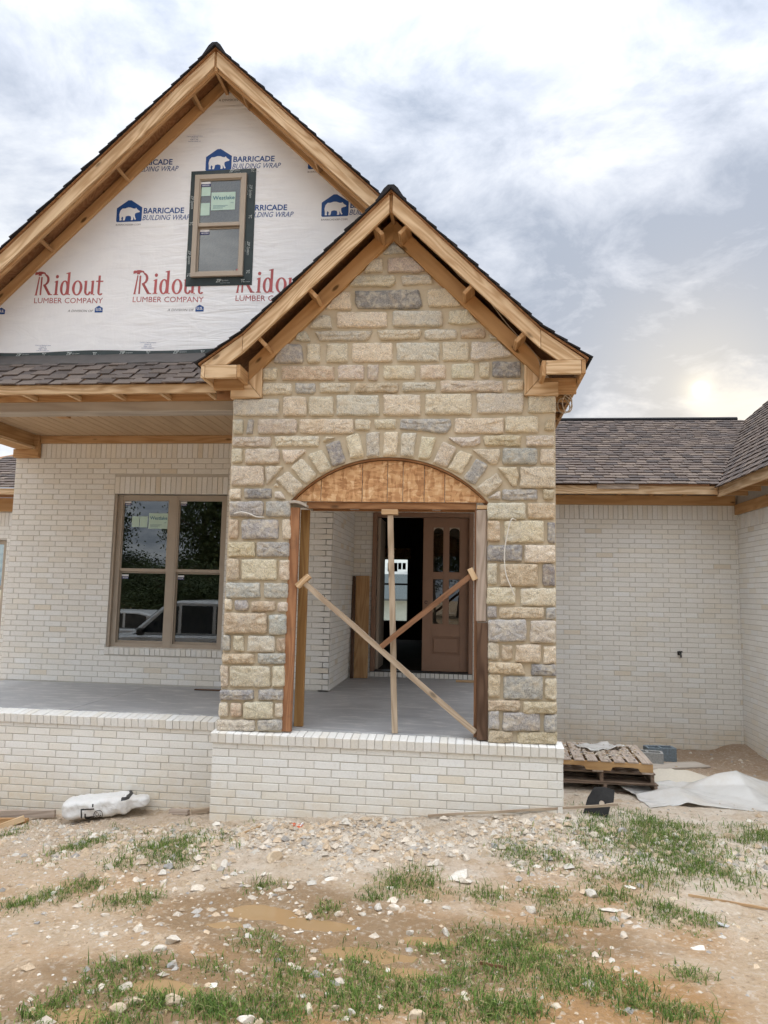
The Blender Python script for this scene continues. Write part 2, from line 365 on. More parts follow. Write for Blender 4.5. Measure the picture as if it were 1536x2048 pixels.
PUDDLES = [(1.22, -2.24, .22, .09), (1.58, -2.40, .20, .07), (1.85, -2.78, .24, .08), (1.00, -2.50, .14, .05), (.98, -3.40, .22, .06), (2.25, -2.52, .16, .06), (2.95, -2.52, .16, .05), (.66, -3.70, .18, .06), (2.12, -2.95, .18, .06)]
def gz(x, y):
    x = np.asarray(x, float); y = np.asarray(y, float); num = 0; den = 0
    for cx, cy, cz in GC:
        w = 1/((x-cx)**2+(y-cy)**2+.05)**1.7; num = num+w*cz; den = den+w
    z = num/den
    near = np.clip(1-np.hypot(x-2, y+.5)/14, 0, 1)
    rough = np.clip((y+2.2)/1.6, 0, 1)*np.clip(1-abs(x-1.2)/5.5, 0, 1)        # rubble heaped along the wall
    wet = 0*x
    for px, py, rx, ry in PUDDLES:
        d = ((x-px)/(rx*1.3))**2+((y-py)/(ry*1.5))**2
        wet = np.maximum(wet, np.exp(-(d*(1+1.2*fbm(x*5, y*8, 3)))))
    calm = near*(1-.88*np.clip(wet*1.6, 0, 1))
    z = z+near*.055*fbm(x*1.6, y*1.6, 4)+calm*(.02*fbm(x*1.6+7, y*1.6, 4)+.035*fbm(x*5, y*7, 3))
    cl = fbm(x*11+3, y*11, 3, .6); z = z+calm*(.020+.036*rough)*np.abs(cl)*1.3
    c2 = fbm(x*19+31, y*19, 3, .7); z = z+calm*(.020+.018*rough)*np.maximum(0, c2)*1.6
    z = z+calm*.020*fbm(x*34, y*34, 2)*(.7+rough)
    return z-.05*wet
def gz1(x, y): return float(gz(np.array([x]), np.array([y]))[0])
def spread(a, b, dense0, dense1, step, far):
    mid = np.arange(dense0, dense1, step); L = [dense0]; s = step
    while L[-1] > a: s *= 1.22; L.append(L[-1]-min(s, far))
    R = [mid[-1]]; s = step
    while R[-1] < b: s *= 1.22; R.append(R[-1]+min(s, far))
    return np.concatenate([np.array(L[1:][::-1]), mid, np.array(R[1:])])
xs = spread(-170, 170, -3.0, 6.9, .022, 14)
yn = [-4.3]
while yn[-1] < 5.2: yn.append(yn[-1]+.0046*(yn[-1]+7.19))
yn = np.array(yn); lo = [yn[0]]; s = .03
while lo[-1] > -170: s *= 1.25; lo.append(lo[-1]-min(s, 14))
hi = [yn[-1]]; s = .06
while hi[-1] < 220: s *= 1.25; hi.append(hi[-1]+min(s, 14))
ys = np.concatenate([np.array(lo[1:][::-1]), yn, np.array(hi[1:])])
GX, GY = np.meshgrid(xs, ys); GZ = gz(GX, GY)
nx, ny = len(xs), len(ys)
me = bpy.data.meshes.new('ground'); idx = np.arange(nx*ny).reshape(ny, nx)
fa = np.stack([idx[:-1, :-1], idx[:-1, 1:], idx[1:, 1:], idx[1:, :-1]], -1).reshape(-1, 4)
me.vertices.add(nx*ny); me.vertices.foreach_set('co', np.stack([GX, GY, GZ], -1).ravel())
me.loops.add(fa.size); me.loops.foreach_set('vertex_index', fa.ravel()); me.polygons.add(len(fa))
me.polygons.foreach_set('loop_start', np.arange(0, fa.size, 4)); me.polygons.foreach_set('loop_total', np.full(len(fa), 4))
me.polygons.foreach_set('use_smooth', np.ones(len(fa), bool)); me.update(); me.validate()
m, g = newmat('yard_soil'); p = worldco(g); q = g.n('ShaderNodeSeparateXYZ', {0: p}); X, Y = q.outputs[0], q.outputs[1]
a = g.noise(p, .75, 6, .6, .4); b = g.noise(p, 2.6, 8, .70, .5); c_ = g.noise(p, 24, 6, .7); f = g.noise(p, 110, 4, .7)
c = g.mix(g.map(b, .3, .7), (.52, .39, .26), (.70, .585, .45))                 # pale dusty clay
white = g.math('MULTIPLY', g.map(g.math('ADD', Y, g.math('MULTIPLY', b, 2.2)), -1.2, .2), g.map(b, .38, .62, .15, .9))
c = g.mix(white, c, (.745, .67, .575))                                            # mortar and stone dust near the wall
rust = g.math('MULTIPLY', g.map(a, .38, .60, .1, 1), g.map(Y, -2.2, -.7, 1.0, .12)); c = g.mix(rust, c, (.47, .275, .125))
leftr = g.math('MULTIPLY', g.map(X, 1.2, -.6), g.map(b, .42, .6, .1, .6)); c = g.mix(leftr, c, (.56, .375, .22))
back = g.math('MULTIPLY', g.map(Y, 2.0, 3.0), g.map(X, 3.2, 3.8)); c = g.mix(g.math('MULTIPLY', back, .75), c, (.34, .225, .14))
mud = None
for px, py, rx, ry in PUDDLES:
    d = g.math('ADD', g.math('POWER', g.math('DIVIDE', g.math('SUBTRACT', X, px), rx*4.2), 2), g.math('POWER', g.math('DIVIDE', g.math('SUBTRACT', Y, py), ry*6.0), 2))
    e = g.math('POWER', 2.718, g.math('MULTIPLY', d, -1)); mud = e if mud is None else g.math('MAXIMUM', mud, e)
mud = g.map(g.math('ADD', mud, g.math('MULTIPLY', g.math('SUBTRACT', b, .5), 1.1)), .30, .60); c = g.mix(g.math('MULTIPLY', mud, .85), c, (.325, .21, .11))
c = g.mix(g.map(c_, .53, .68, 0, .55), c, (.76, .71, .63)); c = g.mix(g.map(c_, .30, .45, .65, 0), c, (.27, .19, .12))  # low spots darkened in colour, shade painted into the crevices
c = g.mix(g.map(f, .6, .75, 0, .35), c, (.72, .67, .6)); c = g.mix(g.map(f, .25, .4, .45, 0), c, (.21, .16, .115))
h = g.math('ADD', g.math('MULTIPLY', c_, 1.2), g.math('MULTIPLY', f, .45))
finish(m, g, c, g.map(mud, 0, 1, .95, .55), g.bump(h, 1.0, .03), .25); me.materials.append(m)
ground = tag(add('ground', me), kind='structure')
m, g = newmat('muddy_water'); p = worldco(g)
c = g.mix(g.noise(p, 2.5, 4, .6), (.29, .185, .09), (.36, .24, .125))
finish(m, g, c, .06, g.bump(g.noise(p, 14, 2, .5), .04, .01), .5); WATER = m
mb = MB()
for px, py, rx, ry in PUDDLES:
    zc = gz1(px, py)+.022; N = 40
    ring = [(px+rx*1.5*math.cos(2*math.pi*i/N), py+ry*1.75*math.sin(2*math.pi*i/N), zc) for i in range(N)]
    mb.add([(px, py, zc)]+ring, [(0, i+1, (i+1) % N+1) for i in range(N)])
tag(mb.build('puddle_water', WATER), kind='structure')

# ------------------------------------------------------------------ house: masonry
house = thing('house', 'unfinished white brick house with stone entry gable and exposed lumber eaves', 'house', (1.7, 1.5, -.9))
def btone():
    k = random.random(); b = random.uniform(.965, 1.03)
    if k < .66: c = (.815, .80, .76)
    elif k < .84: c = (.805, .775, .71)
    elif k < .98: c = (.83, .825, .80)
    else: c = (.76, .70, .60)
    return tuple(min(.84, x*b) for x in c)
BL, BH = .254, .0762
def course_rects(x0, x1, z0, z1, ztop, openings=(), shift=0.):
    """running bond between x0..x1; ztop is a bed joint; returns clipped brick rectangles"""
    out = []; k = 0; z = ztop
    while z > z0+.01:
        off = (.0847 if k % 2 else 0)+shift; x = x0-off
        while x < x1-.015:
            a, b, lo_, hi_ = max(x, x0)+.004, min(x+BL, x1)-.004, max(z-BH, z0)+.004, z-.004
            cuts = [(a, b)]
            for ox0, ox1, oz0, oz1 in openings:
                if hi_ > oz0+.012 and lo_ < oz1-.012:
                    nc = []
                    for c0, c1 in cuts:
                        if c1 <= ox0 or c0 >= ox1: nc.append((c0, c1)); continue
                        if c0 < ox0-.02: nc.append((c0, ox0-.004))
                        if c1 > ox1+.02: nc.append((ox1+.004, c1))
                    cuts = nc
            for c0, c1 in cuts:
                if c1-c0 > .018 and hi_-lo_ > .015 and hi_ <= z1+.01: out.append((c0, c1, lo_, hi_))
            x += BL
        z -= BH; k += 1
    return out
def brick_geo(hx, hz, d=.045, e=.003):
    v = [(-hx, d, -hz), (hx, d, -hz), (hx, d, hz), (-hx, d, hz), (-hx, e, -hz), (hx, e, -hz), (hx, e, hz), (-hx, e, hz),
         (-hx+e, 0, -hz+e), (hx-e, 0, -hz+e), (hx-e, 0, hz-e), (-hx+e, 0, hz-e)]
    f = [(0, 1, 5, 4), (1, 2, 6, 5), (2, 3, 7, 6), (3, 0, 4, 7), (4, 5, 9, 8), (5, 6, 10, 9), (6, 7, 11, 10), (7, 4, 8, 11), (8, 9, 10, 11)]
    return v, f
_bm = {}
def brick_obj(parent, r, M, y=-.006):
    """one brick as its own object; r in wall coordinates (x along, z up), front of the wall at y = 0"""
    hx, hz = (r[1]-r[0])/2, (r[3]-r[2])/2; key = (round(hx, 3), round(hz, 3))
    if key not in _bm:
        mb = MB(); mb.add(*brick_geo(*key)); _bm[key] = mb.mesh('brick', BRICK_OBJ)
    T = Matrix.Translation(((r[0]+r[1])/2+random.uniform(-.0015, .0015), y+random.uniform(-.002, .002), (r[2]+r[3])/2+random.uniform(-.001, .001)))
    return add('brick', _bm[key], parent, M @ T @ Matrix.Rotation(random.uniform(-.004, .004), 4, 'Y'), btone())
def brick_join(mb, r, M, y=-.006):
    v, f = brick_geo((r[1]-r[0])/2, (r[3]-r[2])/2)
    T = M @ Matrix.Translation(((r[0]+r[1])/2, y+random.uniform(-.002, .002), (r[2]+r[3])/2)) @ Matrix.Rotation(random.uniform(-.004, .004), 4, 'Y')
    mb.add([T @ Vector(p) for p in v], f, btone())
def soldiers(x0, x1, z0, z1, w=BH):
    n = max(1, round((x1-x0)/w)); s = (x1-x0)/n
    return [(x0+i*s+.004, x0+(i+1)*s-.004, z0+.004, z1-.004) for i in range(n)]
REST = MB()                                             # every brick past the largest three hundred
def backing(name, rects, M, depth=.2, mat=MORTAR, y0=0.):
    mb = MB()
    for x0, x1, z0, z1 in rects: mb.box(x0, x1, y0, y0+depth, z0, z1, M=M)
    o = mb.build(name, mat, house); fix(o.data); return o
I4 = Matrix()
# foundation under the stone entry, with its rowlock cap
PW = 3.3544; ZC = -.1087
plinth = backing('foundation_wall', [(.004, PW-.004, -1.3, ZC)], I4, .3)
for r in course_rects(0, PW, -.95, ZC, ZC): brick_obj(plinth, r, I4)
mb = REST
MR = Matrix.Translation((PW, 0, 0)) @ Matrix.Rotation(rad(90), 4, 'Z')             # its right-hand return
for r in course_rects(.0, 4.75, -1.0, ZC, ZC, shift=.12): brick_join(REST, r, MR)
backing('foundation_wall', [(.05, 4.75, -1.3, ZC)], MR, .2)
def cap_row(parent, x0, x1, yf, zf, zb, depth, M=I4, single=True):
    """sloped rowlock bricks on edge"""
    n = round((x1-x0)/BH); s = (x1-x0)/n; h = .092
    ang = math.atan2(zb-zf, depth)
    for i in range(n):
        hx, hz = s/2-.003, h/2; key = ('cap', round(hx, 4), round(depth, 3))
        T = M @ Matrix.Translation((x0+(i+.5)*s, yf, zf-h/2+random.uniform(-.002, .002))) @ Matrix.Rotation(ang, 4, 'X') @ Matrix.Translation((0, random.uniform(-.004, .003), 0))
        v, f = brick_geo(hx, hz, depth)
        v = v; f = f+[(3, 2, 1, 0)]
        if single:
            if key not in _bm:
                q = MB(); q.add(v, f); _bm[key] = q.mesh('brick', BRICK_OBJ)
            add('brick', _bm[key], parent, T, btone())
        else: REST.add([T @ Vector(p) for p in v], f, btone())
cap_row(plinth, -.012, PW+.012, -.032, -.035, -.012, .205)
bar('mortar_bed', .004, PW-.004, -.024, .17, ZC-.01, -.045, MORTAR, plinth, bevel=0)
# porch foundation to the left
Y1 = .5698
M1 = Matrix.Translation((0, Y1, 0)); ZC2 = -.1012
pfound = backing('porch_foundation', [(-4.2, 0, -1.5, ZC2)], M1, .25)
nb = 0
for r in course_rects(-4.19, 0, -1.28, ZC2, ZC2, shift=.03):
    if r[1] > -2.72 and r[2] > -.82: brick_obj(pfound, r, M1); nb += 1
    else: brick_join(REST, r, M1)
cap_row(pfound, -4.22, -.02, Y1-.03, -.035, -.008, .205, single=False)
bar('mortar_bed', -4.2, -.004, Y1-.02, Y1+.17, ZC2-.01, -.045, MORTAR, pfound, bevel=0)
# porch slab in three pours
for x0, x1, y0, y1 in ((-4.1, -1.903, Y1+.16, 2.9), (-1.897, -.003, Y1+.16, 2.9), (.003, PW-.03, .15, 4.85)):
    bar('porch_slab', x0, x1, y0, y1, -.14, 0., CONCRETE, house, bevel=.004)
bar('slab_fill', -4.1, -.01, Y1+.16, 2.88, -1.2, -.145, MORTAR, house, bevel=0)
bar('slab_fill', .01, PW-.25, .31, 4.8, -1.2, -.145, MORTAR, house, bevel=0)
# main front wall behind the porch
Y2 = 2.8902; M2 = Matrix.Translation((0, Y2, 0)); ZS2 = 3.2134
WX0, WX1, WZ0, WZ1 = -2.5732, -.9443, .5087, 2.6824
op = (WX0-.035, WX1+.012, WZ0, WZ1+.01); lint = (op[0]-.005, op[1]+.005, WZ1+.01, 2.945); sill = (op[0]-.015, op[1]+.03, .42, WZ0)
XL, XA = -4.1703, .6009
backing('brick_wall', [(XL, op[0], -.9, 3.6), (op[1], XA-.004, -.9, 3.6), (op[0], op[1], -.9, WZ0), (op[0], op[1], WZ1+.01, 3.6)], M2, .16)
for r in course_rects(XL, XA, 0, ZS2, ZS2, (op, lint, sill), .06): brick_join(REST, r, M2)
for r in soldiers(-3.78, XA, ZS2, 3.43): brick_join(REST, r, M2)
for r in soldiers(*lint): brick_join(REST, r, M2, -.010)
cap_row(None, sill[0], sill[1], Y2-.025, WZ0-.005, WZ0+.01, .12, single=False)
# return wall of the entry recess (faces +X) and the door wall
Y5 = 4.81
M3 = Matrix.Translation((XA, Y2, 0)) @ Matrix.Rotation(rad(90), 4, 'Z')
backing('brick_wall', [(.0, Y5-Y2, -.1, 3.6)], M3, .15)
for r in course_rects(0, Y5-Y2, 0, 3.45, ZS2-.0+BH*3, shift=.11): brick_join(REST, r, M3)
MW = Matrix.Translation((0, Y5, 0))
DX0, DX1, DZ0, DZ1 = .9158, 2.5543, .097, 2.6594
XR = 6.6415; ZS3 = 2.5858
dop = (DX0, DX1, .0, DZ1); dsol = (DX0-.02, DX1+.09, DZ1, DZ1+.246)
backing('brick_wall', [(XA, DX0, -.1, 3.6), (DX1, 3.31, -.1, 3.6), (DX0, DX1, DZ1, 3.6), (DX0, DX1, -.1, .0)], MW, .12)
for r in course_rects(XA, 3.31, 0, 3.45, ZS3+BH*11, (dop, dsol), .05): brick_join(REST, r, MW)
for r in soldiers(*dsol): brick_join(REST, r, MW)
for r in soldiers(DX0, DX1, 0.002, DZ0): brick_join(REST, r, MW, -.015)
# right-hand wall
backing('brick_wall', [(3.312, XR, -1.4, 3.0)], MW, .16)
for r in course_rects(3.32, XR, -1.15, ZS3, ZS3, shift=.02): brick_join(REST, r, MW)
for i, r in enumerate(soldiers(3.32, XR, ZS3, 2.815)): brick_join(REST, r, MW, -.018 if i % 3 == 0 else -.006)
# wing wall that comes forward on the right (faces -X)
MWG = Matrix.Translation((XR, Y5, 0)) @ Matrix.Rotation(rad(-90), 4, 'Z')
backing('brick_wall', [(0, 5.2, -1.4, 3.0)], MWG, .16)
for r in course_rects(0, 5.2, -1.1, 2.4441, 2.4441, shift=.1): brick_join(REST, r, MWG)
for i, r in enumerate(soldiers(0, 5.2, 2.4441, 2.665)): brick_join(REST, r, MWG, -.018 if i % 3 == 0 else -.006)
# far wall set back on the left
YL = 5.6; ML = Matrix.Translation((0, YL, 0)); lop = (-7.7, -6.02, .42, 2.17)
backing('brick_wall', [(-10, -7.7, -1.4, 2.96), (-6.02, -4.1, -1.4, 2.96), (-7.7, -6.02, -1.4, .42), (-7.7, -6.02, 2.17, 2.96)], ML, .16)
for r in course_rects(-7.0, -4.1, -1.1, 2.43, 2.43, (lop,)): brick_join(REST, r, ML)
for r in soldiers(-7.0, -4.1, 2.43, 2.68): brick_join(REST, r, ML)
tag(REST.build('bricks', BRICK, house), kind='stuff')

# stone entry front
arch = []
ax0, ax1, azs, azc = .675, 2.66, 2.262, 2.712
xc = (ax0+ax1)/2; hw = (ax1-ax0)/2; rise = azc-azs; R_ = (hw*hw+rise*rise)/(2*rise); zc_ = azc-R_; th = math.asin(hw/R_)
ARC = [(xc+R_*math.sin(t), zc_+R_*math.cos(t)) for t in np.linspace(th, -th, 25)]
SX0, SX1 = .04, 3.308
outline = [(SX0, -.02), (SX0, 3.45), (SX0+.16, 3.62), (1.676, 5.09), (SX1-.16, 3.62), (SX1, 3.45), (SX1, -.02), (ax1, -.02)]+[(x, z) for x, z in ARC]+[(ax0, -.02)]
YS = .07
stonewall = prism('stone_front', outline, YS, .42, STONE_MORTAR, house, bevel=0)
STONES = '''g 1564,4834 1675,4963 1804,4839;t 1465,4787 1567,4781 1570,4644 1367,4643;p 1619,4781 1875,4782 2000,4644 1947,4626 1622,4639;t 1306,4606 1686,4596 1707,4528 1661,4485 1227,4499;s 1762,4594 2055,4597 2094,4505 1772,4498;t 1134,4432 1236,4440 1250,4247 982,4261;d 1289,4443 1946,4436 1979,4271 1938,4241 1320,4260 1287,4325;t 2026,4439 2209,4450 2378,4261 2166,4255 2036,4269;s 936,4192 1038,4183 1056,4050 816,4062;t 1099,4220 1620,4209 1623,4053 1103,4063;s 1680,4218 2189,4207 2191,4050 1683,4060;t 2257,4205 2438,4220 2537,4077 2365,4062 2251,4083;s 708,4009 784,4021 837,3920 673,3933;p 870,4022 1476,4014 1431,3919 930,3924;t 1519,4016 1987,4018 1958,3924 1560,3919;s 2010,4017 2332,4011 2333,3912 2011,3918;o 2373,4021 2617,4016 2617,3923 2374,3927;s 2650,3953 2740,3910 2680,3906;g 547,3893 740,3883 767,3689 451,3693;t 798,3885 934,3882 940,3693 804,3695;t 1006,3889 1219,3886 1224,3689 1012,3692;t 1270,3890 1686,3883 1690,3689 1275,3695;s 1727,3886 2159,3878 2161,3687 1730,3693;t 2193,3884 2453,3879 2455,3690 2196,3694;s 2486,3875 2755,3874 2896,3730 2518,3686 2476,3705;t 346,3640 488,3638 492,3516 350,3518;o 539,3658 1088,3650 1092,3506 545,3513;p 1128,3659 1395,3655 1398,3505 1132,3509;p 1435,3659 1542,3657 1545,3498 1438,3500;t 1597,3648 1920,3643 1922,3508 1599,3512;t 1970,3650 2226,3647 2228,3505 1972,3508;t 2286,3658 2515,3655 2516,3507 2288,3510;t 2566,3665 2664,3664 2664,3515 2567,3516;d 2693,3674 2974,3670 2974,3511 2694,3514;t 342,3477 656,3473 659,3363 347,3366;g 692,3473 897,3470 900,3369 696,3371;t 941,3474 1261,3470 1264,3375 944,3378;o 1303,3469 1753,3464 1755,3371 1306,3375;s 1791,3469 2134,3466 2135,3382 1792,3386;p 2176,3485 2797,3478 2798,3366 2177,3373;t 2837,3485 3003,3483 3003,3380 2838,3381;s 42,3314 521,3310 527,3136 50,3139;t 568,3334 810,3332 817,3135 575,3136;t 837,3334 1090,3332 1096,3133 844,3134;s 1121,3343 1558,3339 1562,3134 1127,3137;t 1603,3344 1975,3341 1978,3133 1607,3135;t 2027,3348 2491,3344 2492,3141 2030,3144;s 2543,3351 2994,3346 2995,3150 2544,3152;t 3043,3323 3311,3321 3311,3150 3043,3152;t 46,3097 156,3097 162,2949 53,2950;g 212,3093 265,3096 255,2955 193,2949;p 311,3102 716,3100 721,2947 317,2949;t 749,3100 1304,3096 1307,2952 754,2953;t 1322,3087 1474,3086 1476,2985 1324,2985;t 1519,3095 1733,3094 1735,3000 1521,3001;g 1781,3091 2280,3093 2289,3020 2241,2948 1777,2998;t 2321,3100 2803,3098 2804,2946 2322,2948;t 2823,3112 3139,3110 3138,2957 2823,2958;y 3261,3107 3297,3062 3294,2968 3195,2978 3216,3062;p 52,2916 453,2915 457,2818 56,2818;t 496,2924 953,2922 956,2820 500,2820;t 991,2862 1032,2919 1122,2904;s 2255,2901 2577,2914 2580,2847 2514,2815 2399,2818;y 2611,2926 2975,2925 2975,2819 2612,2820;p 3023,2920 3296,2919 3296,2819 3023,2819;t 51,2794 156,2794 163,2650 57,2650;p 194,2790 544,2790 549,2641 200,2640;t 581,2778 812,2784 819,2753 689,2651 616,2645 588,2687;t 2503,2782 2772,2788 2767,2712 2745,2639 2670,2639;g 2798,2794 3130,2793 3130,2636 2798,2636;t 3161,2788 3298,2787 3298,2642 3160,2642;t 50,2614 392,2614 399,2415 59,2413;t 412,2612 599,2612 430,2421;y 2750,2601 2932,2613 2953,2526 2933,2421 2893,2419;t 2969,2607 3297,2608 3297,2406 2969,2404;t 497,2404 526,2446 558,2404;t 45,2377 159,2378 164,2275 49,2275;d 201,2382 477,2383 481,2284 205,2282;s 518,2344 578,2356 629,2284 520,2284;s 2649,2292 2776,2374 2780,2291;g 2794,2388 3133,2390 3133,2286 2795,2284;o 3189,2388 3294,2388 3294,2291 3189,2290;g 51,2248 400,2251 406,2100 57,2097;g 430,2253 679,2255 684,2100 436,2098;s 2652,2252 3017,2254 3017,2100 2653,2096;o 3040,2255 3294,2257 3293,2102 3040,2100;o 50,2064 148,2065 157,1871 59,1870;g 185,2062 562,2066 569,1874 193,1869;t 603,2070 685,2071 692,1876 610,1875;o 2653,2073 2773,2074 2774,1877 2654,1876;t 2815,2077 3193,2081 3193,1874 2816,1869;d 3230,2065 3299,2066 3298,1870 3229,1869;y 48,1834 331,1838 337,1694 55,1689;g 349,1838 681,1842 686,1697 355,1692;d 2654,1838 2984,1843 2984,1689 2655,1684;t 3012,1843 3298,1847 3297,1681 3012,1676;o 46,1663 174,1665 183,1456 56,1453;t 199,1662 561,1668 569,1463 207,1456;t 592,1662 688,1664 695,1465 599,1464;t 2655,1659 2745,1661 2746,1462 2657,1460;o 2777,1658 3132,1664 3132,1453 2778,1446;d 3184,1661 3297,1663 3296,1457 3184,1454;g 48,1423 396,1430 402,1281 55,1274;g 438,1426 685,1431 690,1285 444,1280;t 2652,1427 2925,1433 2925,1273 2653,1267;t 2972,1428 3301,1434 3300,1267 2972,1260;t 43,1259 116,1261 121,1157 48,1155;g 148,1251 288,1254 292,1155 152,1152;o 318,1244 560,1249 564,1153 322,1147;p 590,1240 687,1242 690,1152 593,1150;g 2657,1248 2745,1250 2746,1141 2658,1139;y 2766,1241 3191,1251 3190,1150 2767,1140;g 3211,1248 3302,1251 3301,1142 3211,1140;o 42,1122 480,1132 488,931 51,919;g 506,1117 679,1121 686,925 513,921;g 2664,1122 3025,1131 3025,924 2665,913;p 3064,1120 3301,1126 3301,921 3064,915;g 40,900 115,902 121,753 47,751;t 149,901 255,904 262,751 156,747;s 294,903 569,911 574,754 300,746;o 595,889 674,891 679,761 599,759;p 2665,901 2765,904 2766,746 2666,743;o 2795,880 2897,883 2897,750 2796,747;t 2928,889 3161,896 3161,734 2928,726;t 3190,885 3302,888 3301,727 3189,724;o 42,722 364,732 368,634 46,624;g 407,733 680,741 684,639 411,630;o 2669,718 2980,720 3021,614 2672,615;d 3074,709 3306,716 3305,611 3074,604;t 30,599 105,602 114,396 40,393;t 125,602 533,615 541,412 135,398;t 559,614 678,618 686,419 566,415;y 2669,602 2781,606 2782,397 2670,393;g 2813,588 3181,601 3180,388 2814,375;t 3203,585 3307,588 3307,393 3202,389;d 34,365 375,377 379,280 39,268;g 425,384 670,393 674,291 429,282;o 2673,364 2965,375 2965,275 2674,263;o 2995,360 3312,371 3312,262 2995,250;t 25,243 121,247 127,111 32,107;o 150,245 258,249 263,118 156,114;t 279,257 576,268 582,110 285,98;t 601,257 670,259 675,128 606,125;g 2671,262 2774,266 2775,103 2672,99;g 2807,247 3152,260 3151,101 2808,86;g 3192,249 3308,254 3307,94 3192,89;p 16,74 403,90 407,-14 21,-30;g 428,91 672,100 676,1 432,-9;o 2675,79 2897,88 2897,-21 2675,-31;o 2941,77 3314,93 3313,-16 2941,-32;t 525,2476 644,2557 812,2411 707,2297;t 673,2603 779,2697 947,2525 836,2423;t 847,2729 988,2777 1101,2597 977,2525;d 1022,2834 1159,2882 1237,2657 1107,2606;t 1224,2918 1361,2945 1423,2711 1280,2693;s 1439,2957 1569,2960 1572,2717 1444,2709;t 1623,2962 1759,2962 1749,2726 1616,2723;s 1796,2950 1943,2952 1917,2706 1786,2717;t 1996,2913 2139,2901 2081,2688 1964,2694;p 2207,2863 2347,2806 2251,2606 2111,2652;t 2370,2776 2503,2735 2390,2530 2257,2594;g 2544,2691 2659,2630 2529,2431 2413,2500;t 2734,2548 2806,2450 2632,2310 2540,2396'''
SC = dict(t=(.68, .61, .48), s=(.61, .57, .49), g=(.46, .45, .43), d=(.31, .305, .305), p=(.60, .53, .45), o=(.56, .455, .33), y=(.62, .54, .385))
def stone(poly, code):
    P = [Vector((x, z)) for x, z in poly]
    ar = sum(P[i].x*P[(i+1) % len(P)].y-P[(i+1) % len(P)].x*P[i].y for i in range(len(P)))
    if ar < 0: P = P[::-1]
    c0 = sum(P, Vector((0, 0)))/len(P); ex, ez = max(abs(p.x-c0.x) for p in P), max(abs(p.y-c0.y) for p in P)
    P = [Vector((c0.x+(p.x-c0.x)*(1+.003/ex), c0.y+(p.y-c0.y)*(1+.003/ez))) for p in P]
    n = len(P); pts = []
    mn = min((P[i]-P[(i+1) % n]).length for i in range(n)); r0 = min(.026, .26*mn)
    for i in range(n):
        a, b, c = P[i-1], P[i], P[(i+1) % n]; r = r0*random.uniform(.45, 1.25)
        p = b+(a-b).normalized()*r; q = b+(c-b).normalized()*r
        for t in (0, .33, .67, 1): pts.append((1-t)**2*p+2*t*(1-t)*b+t*t*q)
        L = (P[(i+1) % n]-b).length-2*r0; k = int(L/.028)
        nx_ = P[(i+1) % n]+(b-P[(i+1) % n]).normalized()*r0
        for j in range(1, k+1): pts.append(q.lerp(nx_, j/(k+1)))
    sd_ = random.uniform(0, 99); c = sum(P, Vector((0, 0)))/n
    hx = max(abs(p.x-c.x) for p in pts); hz = max(abs(p.y-c.y) for p in pts)
    pts = [p+Vector((noise.fractal((p.x*16, p.y*16, sd_), 1., 2., 3), noise.fractal((p.x*16, p.y*16, sd_+7), 1., 2., 3)))*.008 for p in pts]
    N = len(pts); v = []; f = []
    bulge = random.uniform(.85, 1.3)
    for d, y in ((0, .012), (.002, -.020), (.008, -.031), (.024, -.036), (.05, -.037)):
        sx_, sz_ = max(.12, 1-d/hx), max(.12, 1-d/hz)
        for p in pts:
            q = Vector((c.x+(p.x-c.x)*sx_, c.y+(p.y-c.y)*sz_))
            nz = noise.fractal((q.x*20, q.y*24, sd_), .8, 2.2, 4)*.013 if d > .003 else 0
            v.append((q.x-c.x, y*bulge+nz, q.y-c.y))
    for k in range(4):
        for i in range(N): f.append((k*N+i, k*N+(i+1) % N, (k+1)*N+(i+1) % N, (k+1)*N+i))
    v.append((0, -.040*bulge+noise.noise((c.x*18, c.y*18, sd_))*.008, 0)); f += [(4*N+i, 4*N+(i+1) % N, len(v)-1) for i in range(N)]
    mb = MB(); mb.add(v, f); b = random.uniform(.9, 1.1)
    o = mb.build('stone', STONE, stonewall, Matrix.Translation((c.x, YS, c.y)), smooth=True)
    o.color = (*[x*b*random.uniform(.97, 1.03) for x in SC[code]], 1)
for s_ in STONES.split(';'):
    w_ = s_.split(); stone([tuple(int(k)/1000 for k in q.split(',')) for q in w_[1:]], w_[0])

# ------------------------------------------------------------------ house: roofs
def shtone():
    b = random.uniform(.85, 1.15)
    return tuple(x*b for x in random.choice([(.15, .122, .108), (.122, .102, .094), (.175, .142, .122), (.10, .086, .083), (.14, .113, .102)]))
def slope_strips(deck, poly, y0, y1, step=.143):
    """one shingle course after another from the eave (first point) to the ridge (last point)"""
    P = [Vector((x, 0, z)) for x, z in poly]; acc = [0]
    for a, b in zip(P, P[1:]): acc.append(acc[-1]+(b-a).length)
    def at(s):
        s = min(max(s, -.05), acc[-1])
        for i in range(len(P)-1):
            if s <= acc[i+1] or i == len(P)-2:
                t = (P[i+1]-P[i]).normalized(); n = Vector((-t.z, 0, t.x)); n = n if n.z > 0 else -n
                return P[i]+t*(s-acc[i]), n
    s = -.035
    while s < acc[-1]-.03:
        a, n = at(s); b, n2 = at(min(s+.17, acc[-1])); th_ = random.uniform(.011, .017)
        q = [a+n*.012, b+n2*.002, b+n2*(.002+th_*.6), a+n*(.012+th_)]
        prism('shingle_strip', [(p.x, p.z) for p in q], y0+random.uniform(-.012, .012), y1, SHINGLE_EDGE, deck, bevel=0)
        s += step
def deck_slope(name, poly, y0, y1, mat, drop=.02):
    return prism(name, [(x, z) for x, z in poly]+[(x, z-drop) for x, z in reversed(poly)], y0, y1, mat, house, bevel=0)
CX = 1.676
L_ = [(-.225, 3.60), (.215, 3.905), (CX, 5.345)]; Rr = [(2*CX-x, z) for x, z in L_]
